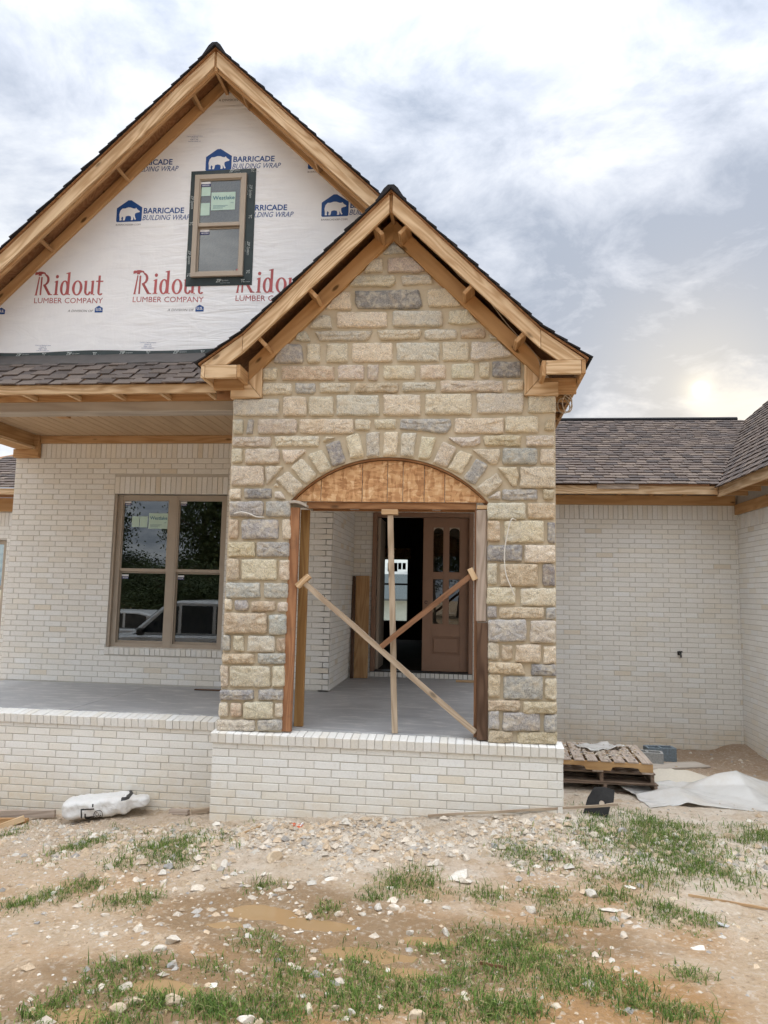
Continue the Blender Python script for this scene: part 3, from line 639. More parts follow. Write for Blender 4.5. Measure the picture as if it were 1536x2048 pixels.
dk = deck_slope('entry_roof', L_, -.275, .9, SHADEWOOD); slope_strips(dk, L_, -.30, .9)
dk2 = deck_slope('entry_roof', Rr, -.275, 3.4, SHADEWOOD); slope_strips(dk2, Rr, -.30, 3.4)
def ridge_cap(x, z, s, y0, y1, parent):
    o_ = [(x-.15, z-.15*s+.018), (x-.07, z-.03*s+.028), (x-.03, z+.036), (x+.03, z+.036), (x+.07, z-.03*s+.028), (x+.15, z-.15*s+.018), (x+.15, z-.15*s+.002), (x, z+.006), (x-.15, z-.15*s+.002)]
    prism('ridge_cap', o_, y0, y1, SHINGLE_EDGE, parent, bevel=0)
ridge_cap(CX, 5.345, .99, -.31, 3.4, dk)
A45 = math.atan2(5.325-3.885, CX-.215); AF = math.atan2(.305, .415)
YF0, YF1 = -.262, -.224
def mirror(poly): return [(2*CX-x, z) for x, z in poly]
rake = [(.217, 3.883), (CX-.017, 5.325-.017), (CX-.017, 5.112), (.217, 3.705)]
flare = [(-.200, 3.582), (.213, 3.881), (.213, 3.703), (.055, 3.582)]
prism('rake_board', rake, YF0, YF1, PINE, dk, A45); prism('rake_board', mirror(rake), YF0, YF1, PINE, dk2, -A45)
prism('rake_board', flare, YF0, YF1, PINE, dk, AF); prism('rake_board', mirror(flare), YF0, YF1, PINE, dk2, -AF)
bar('ridge_board', CX-.018, CX+.018, -.225, 3.3, 5.13, 5.322, PINE2, dk, 'y')
frz = [(.2, 3.49), (.345, 3.637), (CX, 4.975), (CX, 5.197), (.2, 3.701)]
prism('frieze_board', frz, .022, .075, CEDAR, dk, A45); prism('frieze_board', mirror(frz), .022, .075, CEDAR, dk2, -A45)
vert = [(.202, 3.487), (.347, 3.634), (.347, 3.320)]; hor = [(.020, 3.314), (.345, 3.317), (.200, 3.484), (.200, 3.452), (.020, 3.452)]
for mm, pp, d_ in ((lambda p: p, dk, dk), (mirror, dk2, dk2)):
    prism('frieze_return', mm(vert), .016, .075, PINE, pp, rad(90)); prism('frieze_return', mm(hor), .016, .075, PINE, pp, 0)
# boxed eave returns
bar('return_board', -.158, .166, YF0-.004, YF1, 3.449, 3.578, PINE, dk); bar('return_board', 2*CX-.166, 2*CX+.158, YF0-.004, YF1, 3.449, 3.578, PINE, dk2)
bar('eave_fascia', -.200, -.162, YF0-.004, .86, 3.449, 3.578, PINE, dk, 'y'); bar('eave_fascia', 2*CX+.162, 2*CX+.200, YF0-.004, 3.3, 3.449, 3.578, PINE2, dk2, 'y')
bar('return_side', .168, .204, YF0-.002, .012, 3.449, 3.580, PINE2, dk, 'y'); bar('return_side', 2*CX-.204, 2*CX-.168, YF0-.002, .012, 3.43, 3.580, PINE2, dk2, 'y')
bar('return_block', -.158, .16, .0, .036, 3.40, 3.56, PINE2, dk); bar('return_block', 2*CX-.16, 2*CX+.158, .05, .088, 3.34, 3.50, PINE2, dk2)
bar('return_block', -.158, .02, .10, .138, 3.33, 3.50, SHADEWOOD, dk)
for x in (1.545, .90, .40):
    for sgn, pp in ((1, dk), (-1, dk2)):
        zz_ = 5.09-(CX-x)*.985; px_ = x if sgn > 0 else 2*CX-x
        o = bar('lookout', -.019, .019, -.222, .07, -.07, .07, PINE2, pp, 'y', M2=Matrix.Translation((px_, 0, zz_)) @ Matrix.Rotation(-sgn*rad(44), 4, 'Y'))
# open soffit along the right eave
bar('ledger_board', 3.315, 3.345, .44, 3.3, 3.30, 3.50, SHADEWOOD, dk2, 'y')
for y in (.35, .75, 1.15, 1.55, 1.95, 2.35, 2.75, 3.1): bar('lookout', 3.346, 3.512, y, y+.038, 3.44, 3.52, PINE2, dk2)
side = bar('side_beam', 3.02, 3.30, .425, 4.79, 3.25, 3.52, SHADEWOOD, house, 'y')
# big gable behind
GXc, GYr, GS = -.49, 7.60, .965; YG = .92
bl = [(-4.35, GYr-GS*3.86), (GXc, GYr)]; br_ = [(2*GXc-x, z) for x, z in bl]
AG = math.atan(GS)
gk = deck_slope('gable_roof', bl, .455, 10, SHADEWOOD); slope_strips(gk, bl, .43, 10)
gk2 = deck_slope('gable_roof', br_, .455, 10, SHADEWOOD); slope_strips(gk2, br_, .43, 10)
ridge_cap(GXc, GYr, GS, .42, 10, gk)
gm = lambda poly: [(2*GXc-x, z) for x, z in poly]
gr = [(-4.30, 7.578-GS*3.81), (GXc-.014, 7.578-GS*.014), (GXc-.014, 7.578-.205), (-4.30, 7.578-GS*3.81-.213)]
prism('rake_board', gr, .478, .516, PINE, gk, AG); prism('rake_board', gm(gr), .478, .516, PINE, gk2, -AG)
gr2 = [(x, z-.012) for x, z in gr]; gr2 = [(x, z+(0 if i < 2 else -.03)) for i, (x, z) in enumerate(gr2)]
prism('sub_fascia', gr2, .518, .556, PINE2, gk, AG); prism('sub_fascia', gm(gr2), .518, .556, PINE2, gk2, -AG)
gf = [(-4.2, 7.394-.972*3.71), (GXc-.002, 7.394), (GXc-.002, 7.553), (-4.2, 7.553-.972*3.71)]
prism('frieze_board', gf, .870, .914, CEDAR, gk, AG); prism('frieze_board', gm(gf), .870, .914, CEDAR, gk2, -AG)
bar('ridge_board', GXc-.019, GXc+.019, .50, 9, 7.33, 7.572, PINE2, gk, 'y')
for x in (-.83, -1.72, -2.62, -3.5):
    zz_ = 7.50-GS*(GXc-x)
    for sgn, pp in ((1, gk), (-1, gk2)):
        px_ = x if sgn > 0 else 2*GXc-x
        bar('lookout', -.019, .019, .557, .91, -.085, .06, PINE2, pp, 'y', M2=Matrix.Translation((px_, 0, zz_)) @ Matrix.Rotation(-sgn*rad(44), 4, 'Y'))
# wrapped gable wall, with the opening for its window
gwx0, gwx1, gwz0, gwz1 = -.815, -.197, 5.03, 6.285
rz = lambda x: 7.52-GS*abs(x-GXc)
wrap = prism('building_wrap', [(-4.15, 3.86), (gwx0, 3.86), (gwx0, gwz1), (gwx1, gwz1), (gwx1, gwz0), (gwx0+.0005, gwz0), (gwx0+.0005, 3.86), (3.1, 3.86), (3.1, rz(3.1)), (GXc, 7.52), (-4.15, rz(-4.15))], YG, YG+.05, WRAP, house, bevel=0)
# skirt roof below the wrapped wall
SK0 = Vector((0, .17, 3.527)); th = rad(36.5); su = Vector((0, math.cos(th), math.sin(th))); sn = Vector((0, -math.sin(th), math.cos(th)))
skirt = prism('skirt_roof', [(.20, 3.53), (YG+.04, 3.53+.76*math.tan(th)), (YG+.04, 3.49+.76*math.tan(th)), (.24, 3.53)], .2, 4.4, SHADEWOOD, house, bevel=0, M2=Matrix.Rotation(rad(90), 4, 'Z'))
def tab_mesh(w, L, t):
    mb = MB(); e = .012
    v = [(0, 0, 0), (w, 0, 0), (w-e, L, 0), (e, L, 0), (.002, .002, t), (w-.002, .002, t), (w-e, L, t*.5), (e, L, t*.5)]
    mb.add(v, [(3, 2, 1, 0), (4, 5, 6, 7), (0, 1, 5, 4), (1, 2, 6, 5), (2, 3, 7, 6), (3, 0, 4, 7)]); return mb.mesh('shingle', SHINGLE_OBJ)
_tabs = {}
for k in range(5):
    x = -4.4-random.random()*.15; j = 0
    while x < -.16:
        w = random.choice([.15, .175, .20, .23]); w2 = min(w, -.158-x)
        t = .013 if j % 2 else .008; key = (round(w2, 3), t)
        if key not in _tabs: _tabs[key] = tab_mesh(key[0]-.003, .165, t)
        o_ = SK0+su*(k*.143-.02)+sn*(.004+.006*(j % 2)+.003)
        lift = .035 if k == 0 else .02
        R3 = Matrix((Vector((1, 0, 0)), (su-sn*lift).normalized(), (sn+su*lift).normalized())).transposed().to_4x4()
        b = random.uniform(.8, 1.2); c = random.choice([(.125, .104, .093), (.112, .095, .088), (.14, .117, .104), (.10, .086, .082)])
        add('shingle', _tabs[key], skirt, Matrix.Translation((x, o_.y, o_.z)) @ R3, tuple(v*b for v in c)); x += w; j += 1
p0 = SK0+su*(4*.143+.06)+sn*.024; p1 = SK0+su*.93+sn*.03
fl = MB(); zt = 4.095
prof = [(p0.y, p0.z), (YG-.016, p0.z+(YG-.016-p0.y)*math.tan(th)), (YG-.012, zt)]
for (ya, za), (yb, zb) in zip(prof, prof[1:]):
    n_ = 40; vv = []
    for i in range(n_+1):
        x = -4.4+i*(4.4-.1)/n_; dz = .004*math.sin(i*1.3)
        vv += [(x, ya, za+dz), (x, yb, zb+dz*.5), (x, ya, za+dz-.012), (x, yb+.004, zb+dz*.5-.012)]
    fl.add(vv, [(4*i, 4*i+4, 4*i+5, 4*i+1) for i in range(n_)]+[(4*i+2, 4*i+6, 4*i+4, 4*i) for i in range(n_)])
fl.build('flashing', FLASH, skirt)
tp = MB(); n_ = 30; vv = []
for i in range(n_+1):
    x = -4.15+i*(4.15+.35)/n_; dz = .010*math.sin(i*.55)-(.03 if i < 6 else 0)*(6-min(i, 6))/6
    vv += [(x, YG-.013, 4.075), (x, YG-.007, 4.148+dz)]
tp.add(vv, [(2*i, 2*i+2, 2*i+3, 2*i+1) for i in range(n_)]); zt_ = tp.build('flashing_tape', TAPE, wrap)
bar('eave_fascia', -4.4, -.203, .20, .238, 3.432, 3.528, PINE, skirt)
for i in range(8): bar('lookout', -4.05+i*.53, -4.01+i*.53, .24, .548, 3.440, 3.49, PINE, skirt, 'y')
bar('sub_fascia', -4.3, .03, .55, .58, 3.436, 3.60, PINE2, skirt)
bar('soffit_board', -4.4, -.2, .24, .548, 3.505, 3.52, PINE2, skirt)
bar('porch_beam', -4.1, .035, .565, .80, 3.325, 3.434, GREYBEAM, house)
bar('beam_shim', -2.42, -2.28, .80, 1.02, 3.35, 3.39, PINE2, house, 'y')
bar('porch_beam', -4.12, -3.86, .81, 2.84, 3.33, 3.60, PINE2, house, 'y')
bar('beam_edge', -3.858, -3.83, .81, 2.84, 3.33, 3.37, PINE, house, 'y')
cb = prism('corner_bracket', [(-4.17, 3.212), (-3.785, 3.212), (-3.785, 3.54), (-3.87, 3.54), (-3.87, 3.335), (-4.17, 3.335)], 2.80, 2.882, PINE2, house)
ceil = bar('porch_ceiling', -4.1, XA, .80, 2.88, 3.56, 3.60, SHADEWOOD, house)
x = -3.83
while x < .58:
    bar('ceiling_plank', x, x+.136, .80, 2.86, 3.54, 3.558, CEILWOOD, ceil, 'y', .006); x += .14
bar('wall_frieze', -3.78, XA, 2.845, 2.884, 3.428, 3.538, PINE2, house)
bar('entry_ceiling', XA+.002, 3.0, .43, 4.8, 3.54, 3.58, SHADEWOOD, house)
# roof over the right-hand wall and the wing
RT = MB()
def roof_tabs(org, al, upv, nr, rows, rng, step=.143):
    for k in range(rows):
        a0, a1 = rng((k+.5)*step); x = a0-random.random()*.2; j = 0
        while x < a1:
            w = random.choice([.13, .16, .19, .24]); x0, x1 = max(x, a0), min(x+w, a1)
            if x1-x0 > .02:
                t = .006+.007*(j % 2)
                o_ = org+upv*(k*step-.02)
                v = [o_+al*x0+nr*.006, o_+al*x1+nr*.006, o_+al*(x1-.008)+upv*.17, o_+al*(x0+.008)+upv*.17]
                v += [q+nr*(t+.006 if i < 2 else t*.3) for i, q in enumerate(v)]
                RT.add(v, [(4, 5, 6, 7), (0, 1, 5, 4), (1, 2, 6, 5), (3, 0, 4, 7)], shtone())
            x += w; j += 1
uR = Vector((0, 3.73, 1.855)).normalized(); nR = Vector((0, -uR.z, uR.y)); SLR = 4.166
roof_tabs(Vector((0, 4.27, 3.075)), Vector((1, 0, 0)), uR, nR, 29, lambda s: (3.33, 6.2+1.77*s/SLR))
uW = Vector((1, 0, 1.06)).normalized(); nW = Vector((-uW.z, 0, uW.x))
def wing_rng(s):
    X_ = 6.17+s*uW.x
    return (-(4.27+3.73*(X_-6.17)/1.8) if X_ < 7.97 else -(8-2.2*(X_-7.97)), 1.0)
roof_tabs(Vector((6.17, 0, 3.03)), Vector((0, -1, 0)), uW, nW, 32, wing_rng)
uL = Vector((0, 2, 1.05)).normalized(); nL = Vector((0, -uL.z, uL.y))
roof_tabs(Vector((0, 5.15, 3.10)), Vector((1, 0, 0)), uL, nL, 16, lambda s: (-9.2+s*1.25, -4.05))
mb = MB()
mb.add([(3.33, 4.27, 3.07), (6.2, 4.27, 3.07), (7.97, 8, 4.925), (3.33, 8, 4.925), (3.33, 11.7, 3.07), (7.97, 11.7, 3.07)], [(0, 1, 2, 3), (3, 2, 5, 4)])
side_roof = mb.build('side_roof', SHADEWOOD, house)
mb = MB(); mb.add([(6.18, 4.27, 3.03), (6.18, -1, 3.03), (9.2, -1, 6.23), (9.2, 5.3, 6.23), (7.97, 8, 4.93), (12.2, -1, 3.0), (12.2, 8, 3.0)], [(0, 1, 2, 3, 4), (3, 2, 5, 6)])
mb.build('wing_roof', SHADEWOOD, house)
mb = MB(); mb.add([(-9.2, 5.15, 3.09), (-4.05, 5.15, 3.09), (-4.05, 7.2, 4.165), (-6.6, 7.2, 4.165)], [(0, 1, 2, 3)])
mb.build('rear_roof', SHADEWOOD, house)
tag(RT.build('shingles', SHINGLE, house), kind='stuff')
mb = MB(); mb.tube([(3.33, 8, 4.945), (7.8, 8, 4.945)], .045, 6); mb.build('ridge_cap', SHINGLE_EDGE, side_roof)
bar('eave_fascia', 3.5, 6.197, 4.30, 4.338, 2.925, 3.055, PINE, side_roof); bar('scab_board', 4.42, 5.04, 4.275, 4.298, 3.0, 3.075, GREYWOOD, side_roof)
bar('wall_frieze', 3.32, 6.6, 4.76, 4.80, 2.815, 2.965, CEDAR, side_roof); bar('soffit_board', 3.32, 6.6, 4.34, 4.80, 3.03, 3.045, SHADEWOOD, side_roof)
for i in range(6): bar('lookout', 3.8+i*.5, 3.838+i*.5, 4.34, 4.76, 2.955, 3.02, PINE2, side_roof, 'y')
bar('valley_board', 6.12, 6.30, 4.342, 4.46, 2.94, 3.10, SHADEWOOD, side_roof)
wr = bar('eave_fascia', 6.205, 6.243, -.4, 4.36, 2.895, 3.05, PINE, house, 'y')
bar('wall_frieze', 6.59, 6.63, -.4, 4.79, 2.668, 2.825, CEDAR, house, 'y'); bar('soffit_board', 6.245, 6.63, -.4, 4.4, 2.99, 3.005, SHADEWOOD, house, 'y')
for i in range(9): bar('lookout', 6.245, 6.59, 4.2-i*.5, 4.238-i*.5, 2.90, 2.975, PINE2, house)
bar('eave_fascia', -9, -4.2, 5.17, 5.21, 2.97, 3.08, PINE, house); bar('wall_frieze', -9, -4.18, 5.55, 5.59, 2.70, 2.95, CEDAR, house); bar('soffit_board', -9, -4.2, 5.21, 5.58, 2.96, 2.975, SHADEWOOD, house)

# ------------------------------------------------------------------ lettering
def text_geo(body, bold=0., shear=0., res=2):
    cu = bpy.data.curves.new('lettering', 'FONT'); cu.body = body; cu.offset = bold; cu.shear = shear; cu.resolution_u = res
    ob = bpy.data.objects.new('lettering', cu); COL.objects.link(ob)
    dg = bpy.context.evaluated_depsgraph_get(); me = bpy.data.meshes.new_from_object(ob.evaluated_get(dg))
    bpy.data.objects.remove(ob); bpy.data.curves.remove(cu)
    co = np.array([v.co[:2] for v in me.vertices]); fc = [tuple(p.vertices) for p in me.polygons]; bpy.data.meshes.remove(me)
    return co, fc
_tc = {}
def lettering(body, x0, x1, z0, h, mat, parent, Y, rot=0., bold=0., shear=0., clipx=None, keep=None, name='lettering', vertical=False):
    """word fitted to x0..x1 on the plane Y, letters h tall, standing on z0"""
    k = (body, bold, shear)
    if k not in _tc: _tc[k] = text_geo(*k)
    co, fc = _tc[k]; lo_ = co.min(0); sz = co.max(0)-lo_
    p = (co-lo_)/sz*np.array([x1-x0, h]); M = Matrix.Translation((x0, Y, z0)) @ Matrix.Rotation(-rot, 4, 'Y')
    if vertical: M = Matrix.Translation((x0, Y, z0)) @ Matrix.Rotation(rad(90)-rot, 4, 'Y')
    mb = MB(); v = [(a, 0, b) for a, b in p]
    f = fc
    if clipx is not None:
        ok = [clipx[0] <= x0+a <= clipx[1] for a, b in p]; f = [q for q in fc if all(ok[i] for i in q)]
        used = sorted({i for q in f for i in q}); mp = {i: n for n, i in enumerate(used)}
        v = [v[i] for i in used]; f = [tuple(mp[i] for i in q) for q in f]
    if parent is wrap:                                      # nothing printed past the slopes of the gable
        ok = [(M @ Vector(q)).z < rz((M @ Vector(q)).x)-.05 for q in v]; f = [q for q in f if all(ok[i] for i in q)]
        used = sorted({i for q in f for i in q}); mp = {i: n for n, i in enumerate(used)}; v = [v[i] for i in used]; f = [tuple(mp[i] for i in q) for q in f]
        if not f: return None
    mb.add(v, f); return mb.build(name, mat, parent, M)
def clip_slope(P):
    """cut a polygon back to the inside of the gable"""
    for sgn in (-1, 1):
        d = lambda q: (7.47-GS*sgn*(q[0]-GXc))-q[1]; out = []
        for i in range(len(P)):
            a, b = P[i-1], P[i]; da, db_ = d(a), d(b)
            if da*db_ < 0: t = da/(da-db_); out.append((a[0]+(b[0]-a[0])*t, a[1]+(b[1]-a[1])*t))
            if db_ >= 0: out.append(b)
        P = out
        if len(P) < 3: return []
    return P
def flat(polys, mat, parent, Y, name='print', M=None):
    mb = MB()
    for i_, P in enumerate(polys):
        if parent is wrap and M is None: P = clip_slope(P)
        if len(P) < 3: continue
        v = [(x, -.00012*(i_ % 7), z) for x, z in P]
        mb.add(v, [tuple(t) for t in tessellate_polygon([[Vector((x, z, 0)) for x, z in P]])])
    if not mb.f: return None
    o = mb.build(name, mat, parent, Matrix.Translation((0, Y, 0)) @ (M or Matrix())); return o
YP = YG-.002
BEAR = [(0, 0), (.11, 0), (.13, .06), (.10, .10), (.14, .22), (.22, .16), (.20, .03), (.19, 0), (.31, 0), (.34, .10), (.36, .22), (.52, .25), (.66, .22), (.70, .10), (.68, 0), (.80, 0), (.82, .08), (.80, .20), (.86, .10), (.92, .0), (.99, .04), (.94, .12), (.90, .26), (.92, .36), (1.02, .40), (1.16, .42), (1.20, .47), (1.10, .54), (1.02, .60), (.98, .66), (.94, .67), (.92, .63), (.80, .64), (.64, .70), (.48, .71), (.30, .66), (.14, .66), (.02, .54), (-.03, .34), (.0, .16)]
def badge(x0, zb, w=.322, clip=None):
    h = w*.83; P = [(x0, zb+.012), (x0+.012, zb), (x0+w-.012, zb), (x0+w, zb+.012), (x0+w, zb+h*.66), (x0+w/2+.02, zb+h+.006), (x0+w/2-.02, zb+h+.006), (x0, zb+h*.66)]
    B = [(x0+w*.13+x*w*.66, zb+w*.055+z*w*.72) for x, z in BEAR]
    if clip is not None:
        P = [(min(max(x, clip[0]), clip[1]), z) for x, z in P]; B = [(min(max(x, clip[0]), clip[1]), z) for x, z in B]
    flat([P], INK_BLUE, wrap, YP, 'logo_badge'); flat([B], INK_WHITE, wrap, YP-.001, 'logo_bear')
def barricade(xb, zb, badge_on=True):
    """badge at xb,zb with the two lines to its right"""
    if badge_on: badge(xb, zb)
    lettering('BARRICADE', xb+.342, xb+.85, zb+.096, .073, INK_BLUE, wrap, YP, -.028, .022)
    lettering('BUILDING WRAP', xb+.332, xb+.93, zb+.012, .066, INK_BLUE, wrap, YP, -.026, .0, .28)
    if badge_on: lettering('BARRICADEBP.COM', xb, xb+.31, zb-.045, .021, INK_GREY, wrap, YP, -.02, 0)
barricade(-1.812, 5.758); barricade(-.720, 6.366); barricade(.720, 5.728)
barricade(-1.99, 6.385); barricade(-.545, 5.745, False)
badge(.539, 6.33); lettering('BARRICADEBP.COM', .539, .85, 6.285, .021, INK_GREY, wrap, YP, -.02, 0)
for x, z in ((-.976, 6.745), (-2.74, 4.155), (-1.42, 4.165)):
    for i, w in enumerate(('Commercial Building Products', 'Kennesaw, GA', 'ESR-1 HC', 'www.barricadebp.com')): lettering(w, x+(.0, .06, .05, .02)[i], x+(.20, .14, .15, .18)[i], z+.07-i*.022, .015, INK_BLUE, wrap, YP, -.03, 0)
lettering('A DIVISION OF', -.596, -.28, 7.255, .03, INK_GREY, wrap, YP, -.03)
def ell(cx, cz, rx, rz, a0=0, a1=360, n=26): return [(cx+rx*math.cos(rad(a0+(a1-a0)*i/n)), cz+rz*math.sin(rad(a0+(a1-a0)*i/n))) for i in range(n+1)]
def ring(cx, cz, rx, rz, ix, iz, a0=0, a1=360):
    o_ = ell(cx, cz, rx, rz, a0, a1); i_ = ell(cx, cz, ix, iz, a0, a1)
    return [[o_[k], o_[k+1], i_[k+1], i_[k]] for k in range(len(o_)-1)]
def rect(x0, x1, z0, z1): return [(x0, z0), (x1, z0), (x1, z1), (x0, z1)]
def ridout():
    P = []
    # R: a claw hammer for its stem, then bowl and leg
    P += [[(.02, 0), (.10, 0), (.175, .80), (.125, .80)], rect(.0, .12, -.012, .012), [(-.06, .86), (.10, .90), (.10, 1.0), (-.02, 1.0), (-.06, .97)], [(.10, .84), (.24, .84), (.24, 1.02), (.10, 1.02)],
          [(.24, .90), (.34, .93), (.42, .86), (.44, .80), (.46, .86), (.40, .98), (.24, 1.02)]]
    P += [[(.23, .0), (.30, .0), (.30, .78), (.23, .78)]]
    P += ring(.36, .66, .26, .26, .15, .20, -90, 75)
    P += [[(.34, .44), (.47, .44), (.72, .05), (.80, .03), (.80, 0), (.62, 0)]]
    x = .86                                                             # i
    P += [rect(x+.05, x+.16, .03, .62), rect(x, x+.21, 0, .04), [(x, .58), (x+.16, .64), (x+.16, .55), (x, .55)], ell(x+.105, .80, .07, .075)]
    x = 1.14                                                            # d
    P += ring(x+.19, .31, .20, .325, .085, .27); P += [rect(x+.30, x+.41, .02, .98), [(x+.22, .95), (x+.41, 1.0), (x+.41, .92), (x+.22, .92)], rect(x+.41, x+.47, 0, .045)]
    x = 1.68                                                            # o
    P += ring(x+.23, .31, .235, .325, .115, .275)
    x = 2.18                                                            # u
    P += [rect(x+.05, x+.16, .2, .62), [(x, .58), (x+.16, .63), (x+.16, .57), (x, .57)], rect(x+.36, x+.47, .03, .62), [(x+.31, .58), (x+.47, .63), (x+.47, .57), (x+.31, .57)], rect(x+.47, x+.53, 0, .045)]
    P += ring(x+.21, .2, .16, .21, .055, .15, 180, 345)
    x = 2.74                                                            # t
    P += [rect(x+.09, x+.19, .14, .84), rect(x, x+.32, .565, .62)]; P += ring(x+.22, .14, .13, .15, .03, .10, 180, 330)
    return P
RID = ridout()
def ridout_block(x0, zb, w=.878, dz=0., drift=-.025):
    s_ = w/3.1; flat([[(x*s_, z*s_*1.03) for x, z in P] for P in RID], INK_RED, wrap, YP, 'brand_name', Matrix.Translation((x0, 0, zb)) @ Matrix.Rotation(-drift, 4, 'Y'))
    lettering('LUMBER COMPANY', x0+.0, x0+w, zb-.102, .068, INK_RED, wrap, YP, drift, 0)
    lettering('A DIVISION OF', x0+.44, x0+.765, zb-.222, .028, INK_GREY, wrap, YP, drift, 0, .2)
    us_badge(x0+.785, zb-.237)
def us_badge(x, z):
    flat([[(x, z), (x+.10, z), (x+.10, z+.055), (x+.05, z+.085), (x, z+.055)]], INK_BLUE, wrap, YP, 'logo_badge')
    lettering('U.S.', x+.014, x+.088, z+.022, .034, INK_WHITE, wrap, YP-.001, 0, .03)
ridout_block(-2.797, 4.863); ridout_block(-1.542, 4.846); ridout_block(-.275, 4.830); us_badge(-3.265, 4.632)
# taped flanges round the gable window
tx0, tx1, tz0, tz1 = -.897, -.083, 4.920, 6.366
bm = bmesh.new()
O = [(tx0, tz0), (tx1, tz0-.002), (tx1-.004, tz1+.004), (tx0+.004, tz1)]; In = [(gwx0, gwz0), (gwx1, gwz0), (gwx1, gwz1), (gwx0, gwz1)]
vo_ = [bm.verts.new((x, 0, z)) for x, z in O]; vi_ = [bm.verts.new((x, -.012, z)) for x, z in In]
for i in range(4): bm.faces.new((vo_[i], vo_[(i+1) % 4], vi_[(i+1) % 4], vi_[i]))
bmesh.ops.recalc_face_normals(bm, faces=bm.faces); me = bpy.data.meshes.new('flashing_tape'); bm.to_mesh(me); bm.free(); me.materials.append(TAPE)
add('flashing_tape', me, wrap, Matrix.Translation((0, YG-.004, 0)))
def zipmark(x, z, s=1., vert=False, Y=None):
    Y = Y or YG-.02
    if vert:
        lettering('ZIP System', x, x+.17*s, z, .045*s, INK_TAPE, wrap, Y, 0, .01, .3, vertical=True)
        lettering('FLASHING TAPE', x-.018, x+.11*s, z, .014*s, INK_TAPE, wrap, Y, 0, 0, .2, vertical=True)
    else:
        lettering('ZIP', x, x+.075*s, z, .045*s, INK_TAPE, wrap, Y, 0, .03, .3); lettering('System', x+.08*s, x+.17*s, z+.008, .026*s, INK_TAPE, wrap, Y, 0, 0, .3)
        lettering('FLASHING TAPE', x+.06*s, x+.19*s, z-.014, .010*s, INK_TAPE, wrap, Y, 0, .01)
        lettering('TC', x+.34*s, x+.39*s, z-.008, .044*s, INK_TAPE, wrap, Y, 0, .03); lettering('1/2 Base', x+.40*s, x+.46*s, z-.008, .014*s, INK_TAPE, wrap, Y, 0, .01, .2)
INK_TAPE = plain('tape_print', (.40, .44, .44), .6, .3, 30, 0)
for x in (-3.62, -2.975, -2.334, -1.668, -1.004): zipmark(x, 4.095, Y=YG-.015)
for x, z in ((tx0+.015, 6.05), (tx0+.012, 5.36), (tx1-.085, 6.16), (tx1-.085, 5.45)): zipmark(x, z, 1., True, YG-.017)
for x, z in ((tx0+.02, 5.72), (tx1-.07, 5.78), (tx0+.02, 5.08), (tx1-.07, 5.10)): lettering('TC', x, x+.045, z, .04, INK_TAPE, wrap, YG-.017, 0, .03, vertical=True)
zipmark(-.52, 4.955, .9, Y=YG-.018); zipmark(-.42, 6.325, .8, Y=YG-.016)

# ------------------------------------------------------------------ windows and doors
def boxes(name, bl_, mat, parent, bev=.002):
    bm = bmesh.new()
    for x0, x1, y0, y1, z0, z1 in bl_:
        r = bmesh.ops.create_cube(bm, size=1, matrix=Matrix.Translation(((x0+x1)/2, (y0+y1)/2, (z0+z1)/2)) @ Matrix.Diagonal((x1-x0, y1-y0, z1-z0, 1)))
    if bev: bmesh.ops.bevel(bm, geom=list(bm.edges), offset=bev, segments=1, affect='EDGES')
    me = bpy.data.meshes.new(name); bm.to_mesh(me); bm.free(); me.materials.append(mat); return add(name, me, parent)
def frame_boxes(x0, x1, z0, z1, y0, y1, wl, wr_, wb, wt_): return [(x0, x0+wl, y0, y1, z0, z1), (x1-wr_, x1, y0, y1, z0, z1), (x0+wl, x1-wr_, y0+.001, y1-.001, z0, z0+wb), (x0+wl, x1-wr_, y0+.001, y1-.001, z1-wt_, z1)]
def sticker(parent, x0, x1, z0, z1, Y, mat=None, words=None):
    s_ = flat([rect(x0, x1, z0, z1)], mat or PAPER, parent, Y, 'sticker')
    return s_
def hung(win, x0, x1, z0, z1, Y, fw_=.05, mid=None):
    """one double-hung unit: frame, two sashes, two panes"""
    mid = mid or (z0+z1)/2
    boxes('frame', frame_boxes(x0, x1, z0, z1, Y, Y+.07, fw_, fw_, fw_*.9, fw_), VINYL, win)
    a0, a1 = x0+fw_, x1-fw_
    boxes('sash', frame_boxes(a0, a1, mid-.02, z1-fw_, Y+.012, Y+.045, .014, .014, .045, .012), VINYL, win)
    boxes('sash', frame_boxes(a0, a1, z0+fw_*.9, mid-.022, Y+.045, Y+.068, .014, .014, .03, .02), VINYL, win)
    flat([rect(a0+.012, a1-.012, mid, z1-fw_-.008)], GLASS, win, Y+.03, 'pane')
    flat([rect(a0+.012, a1-.012, z0+fw_, mid-.03)], GLASS, win, Y+.056, 'pane')
gw = add('window', None, house, Matrix.Translation((-.5, .9, 5.0)))
hung(gw, -.824, -.190, 5.020, 6.292, YG-.052, .058, 5.665)
def westlake(win, x0, x1, z0, z1, Y):
    sticker(win, x0, x1, z0, z1, Y)
    w = x1-x0; h = z1-z0
    lettering('Westlake', x0+w*.06, x1-w*.03, z0+h*.58, h*.22, INK_TEAL, win, Y-.001, 0, .015, name='brand_name'); lettering('100', x0+w*.82, x0+w*.93, z0+h*.36, h*.07, INK_TEAL, win, Y-.001)
    for k in range(3): flat([rect(x0+w*.08, x0+w*(.7-.1*k), z0+h*(.24-.07*k), z0+h*(.262-.07*k))], INK_TEAL, win, Y-.001, 'print')
westlake(gw, -.619, -.323, 5.848, 6.072, YG-.026)
sticker(gw, -.745, -.633, 6.032, 6.145, YG-.026); sticker(gw, -.747, -.633, 5.788, 5.944, YG-.026)
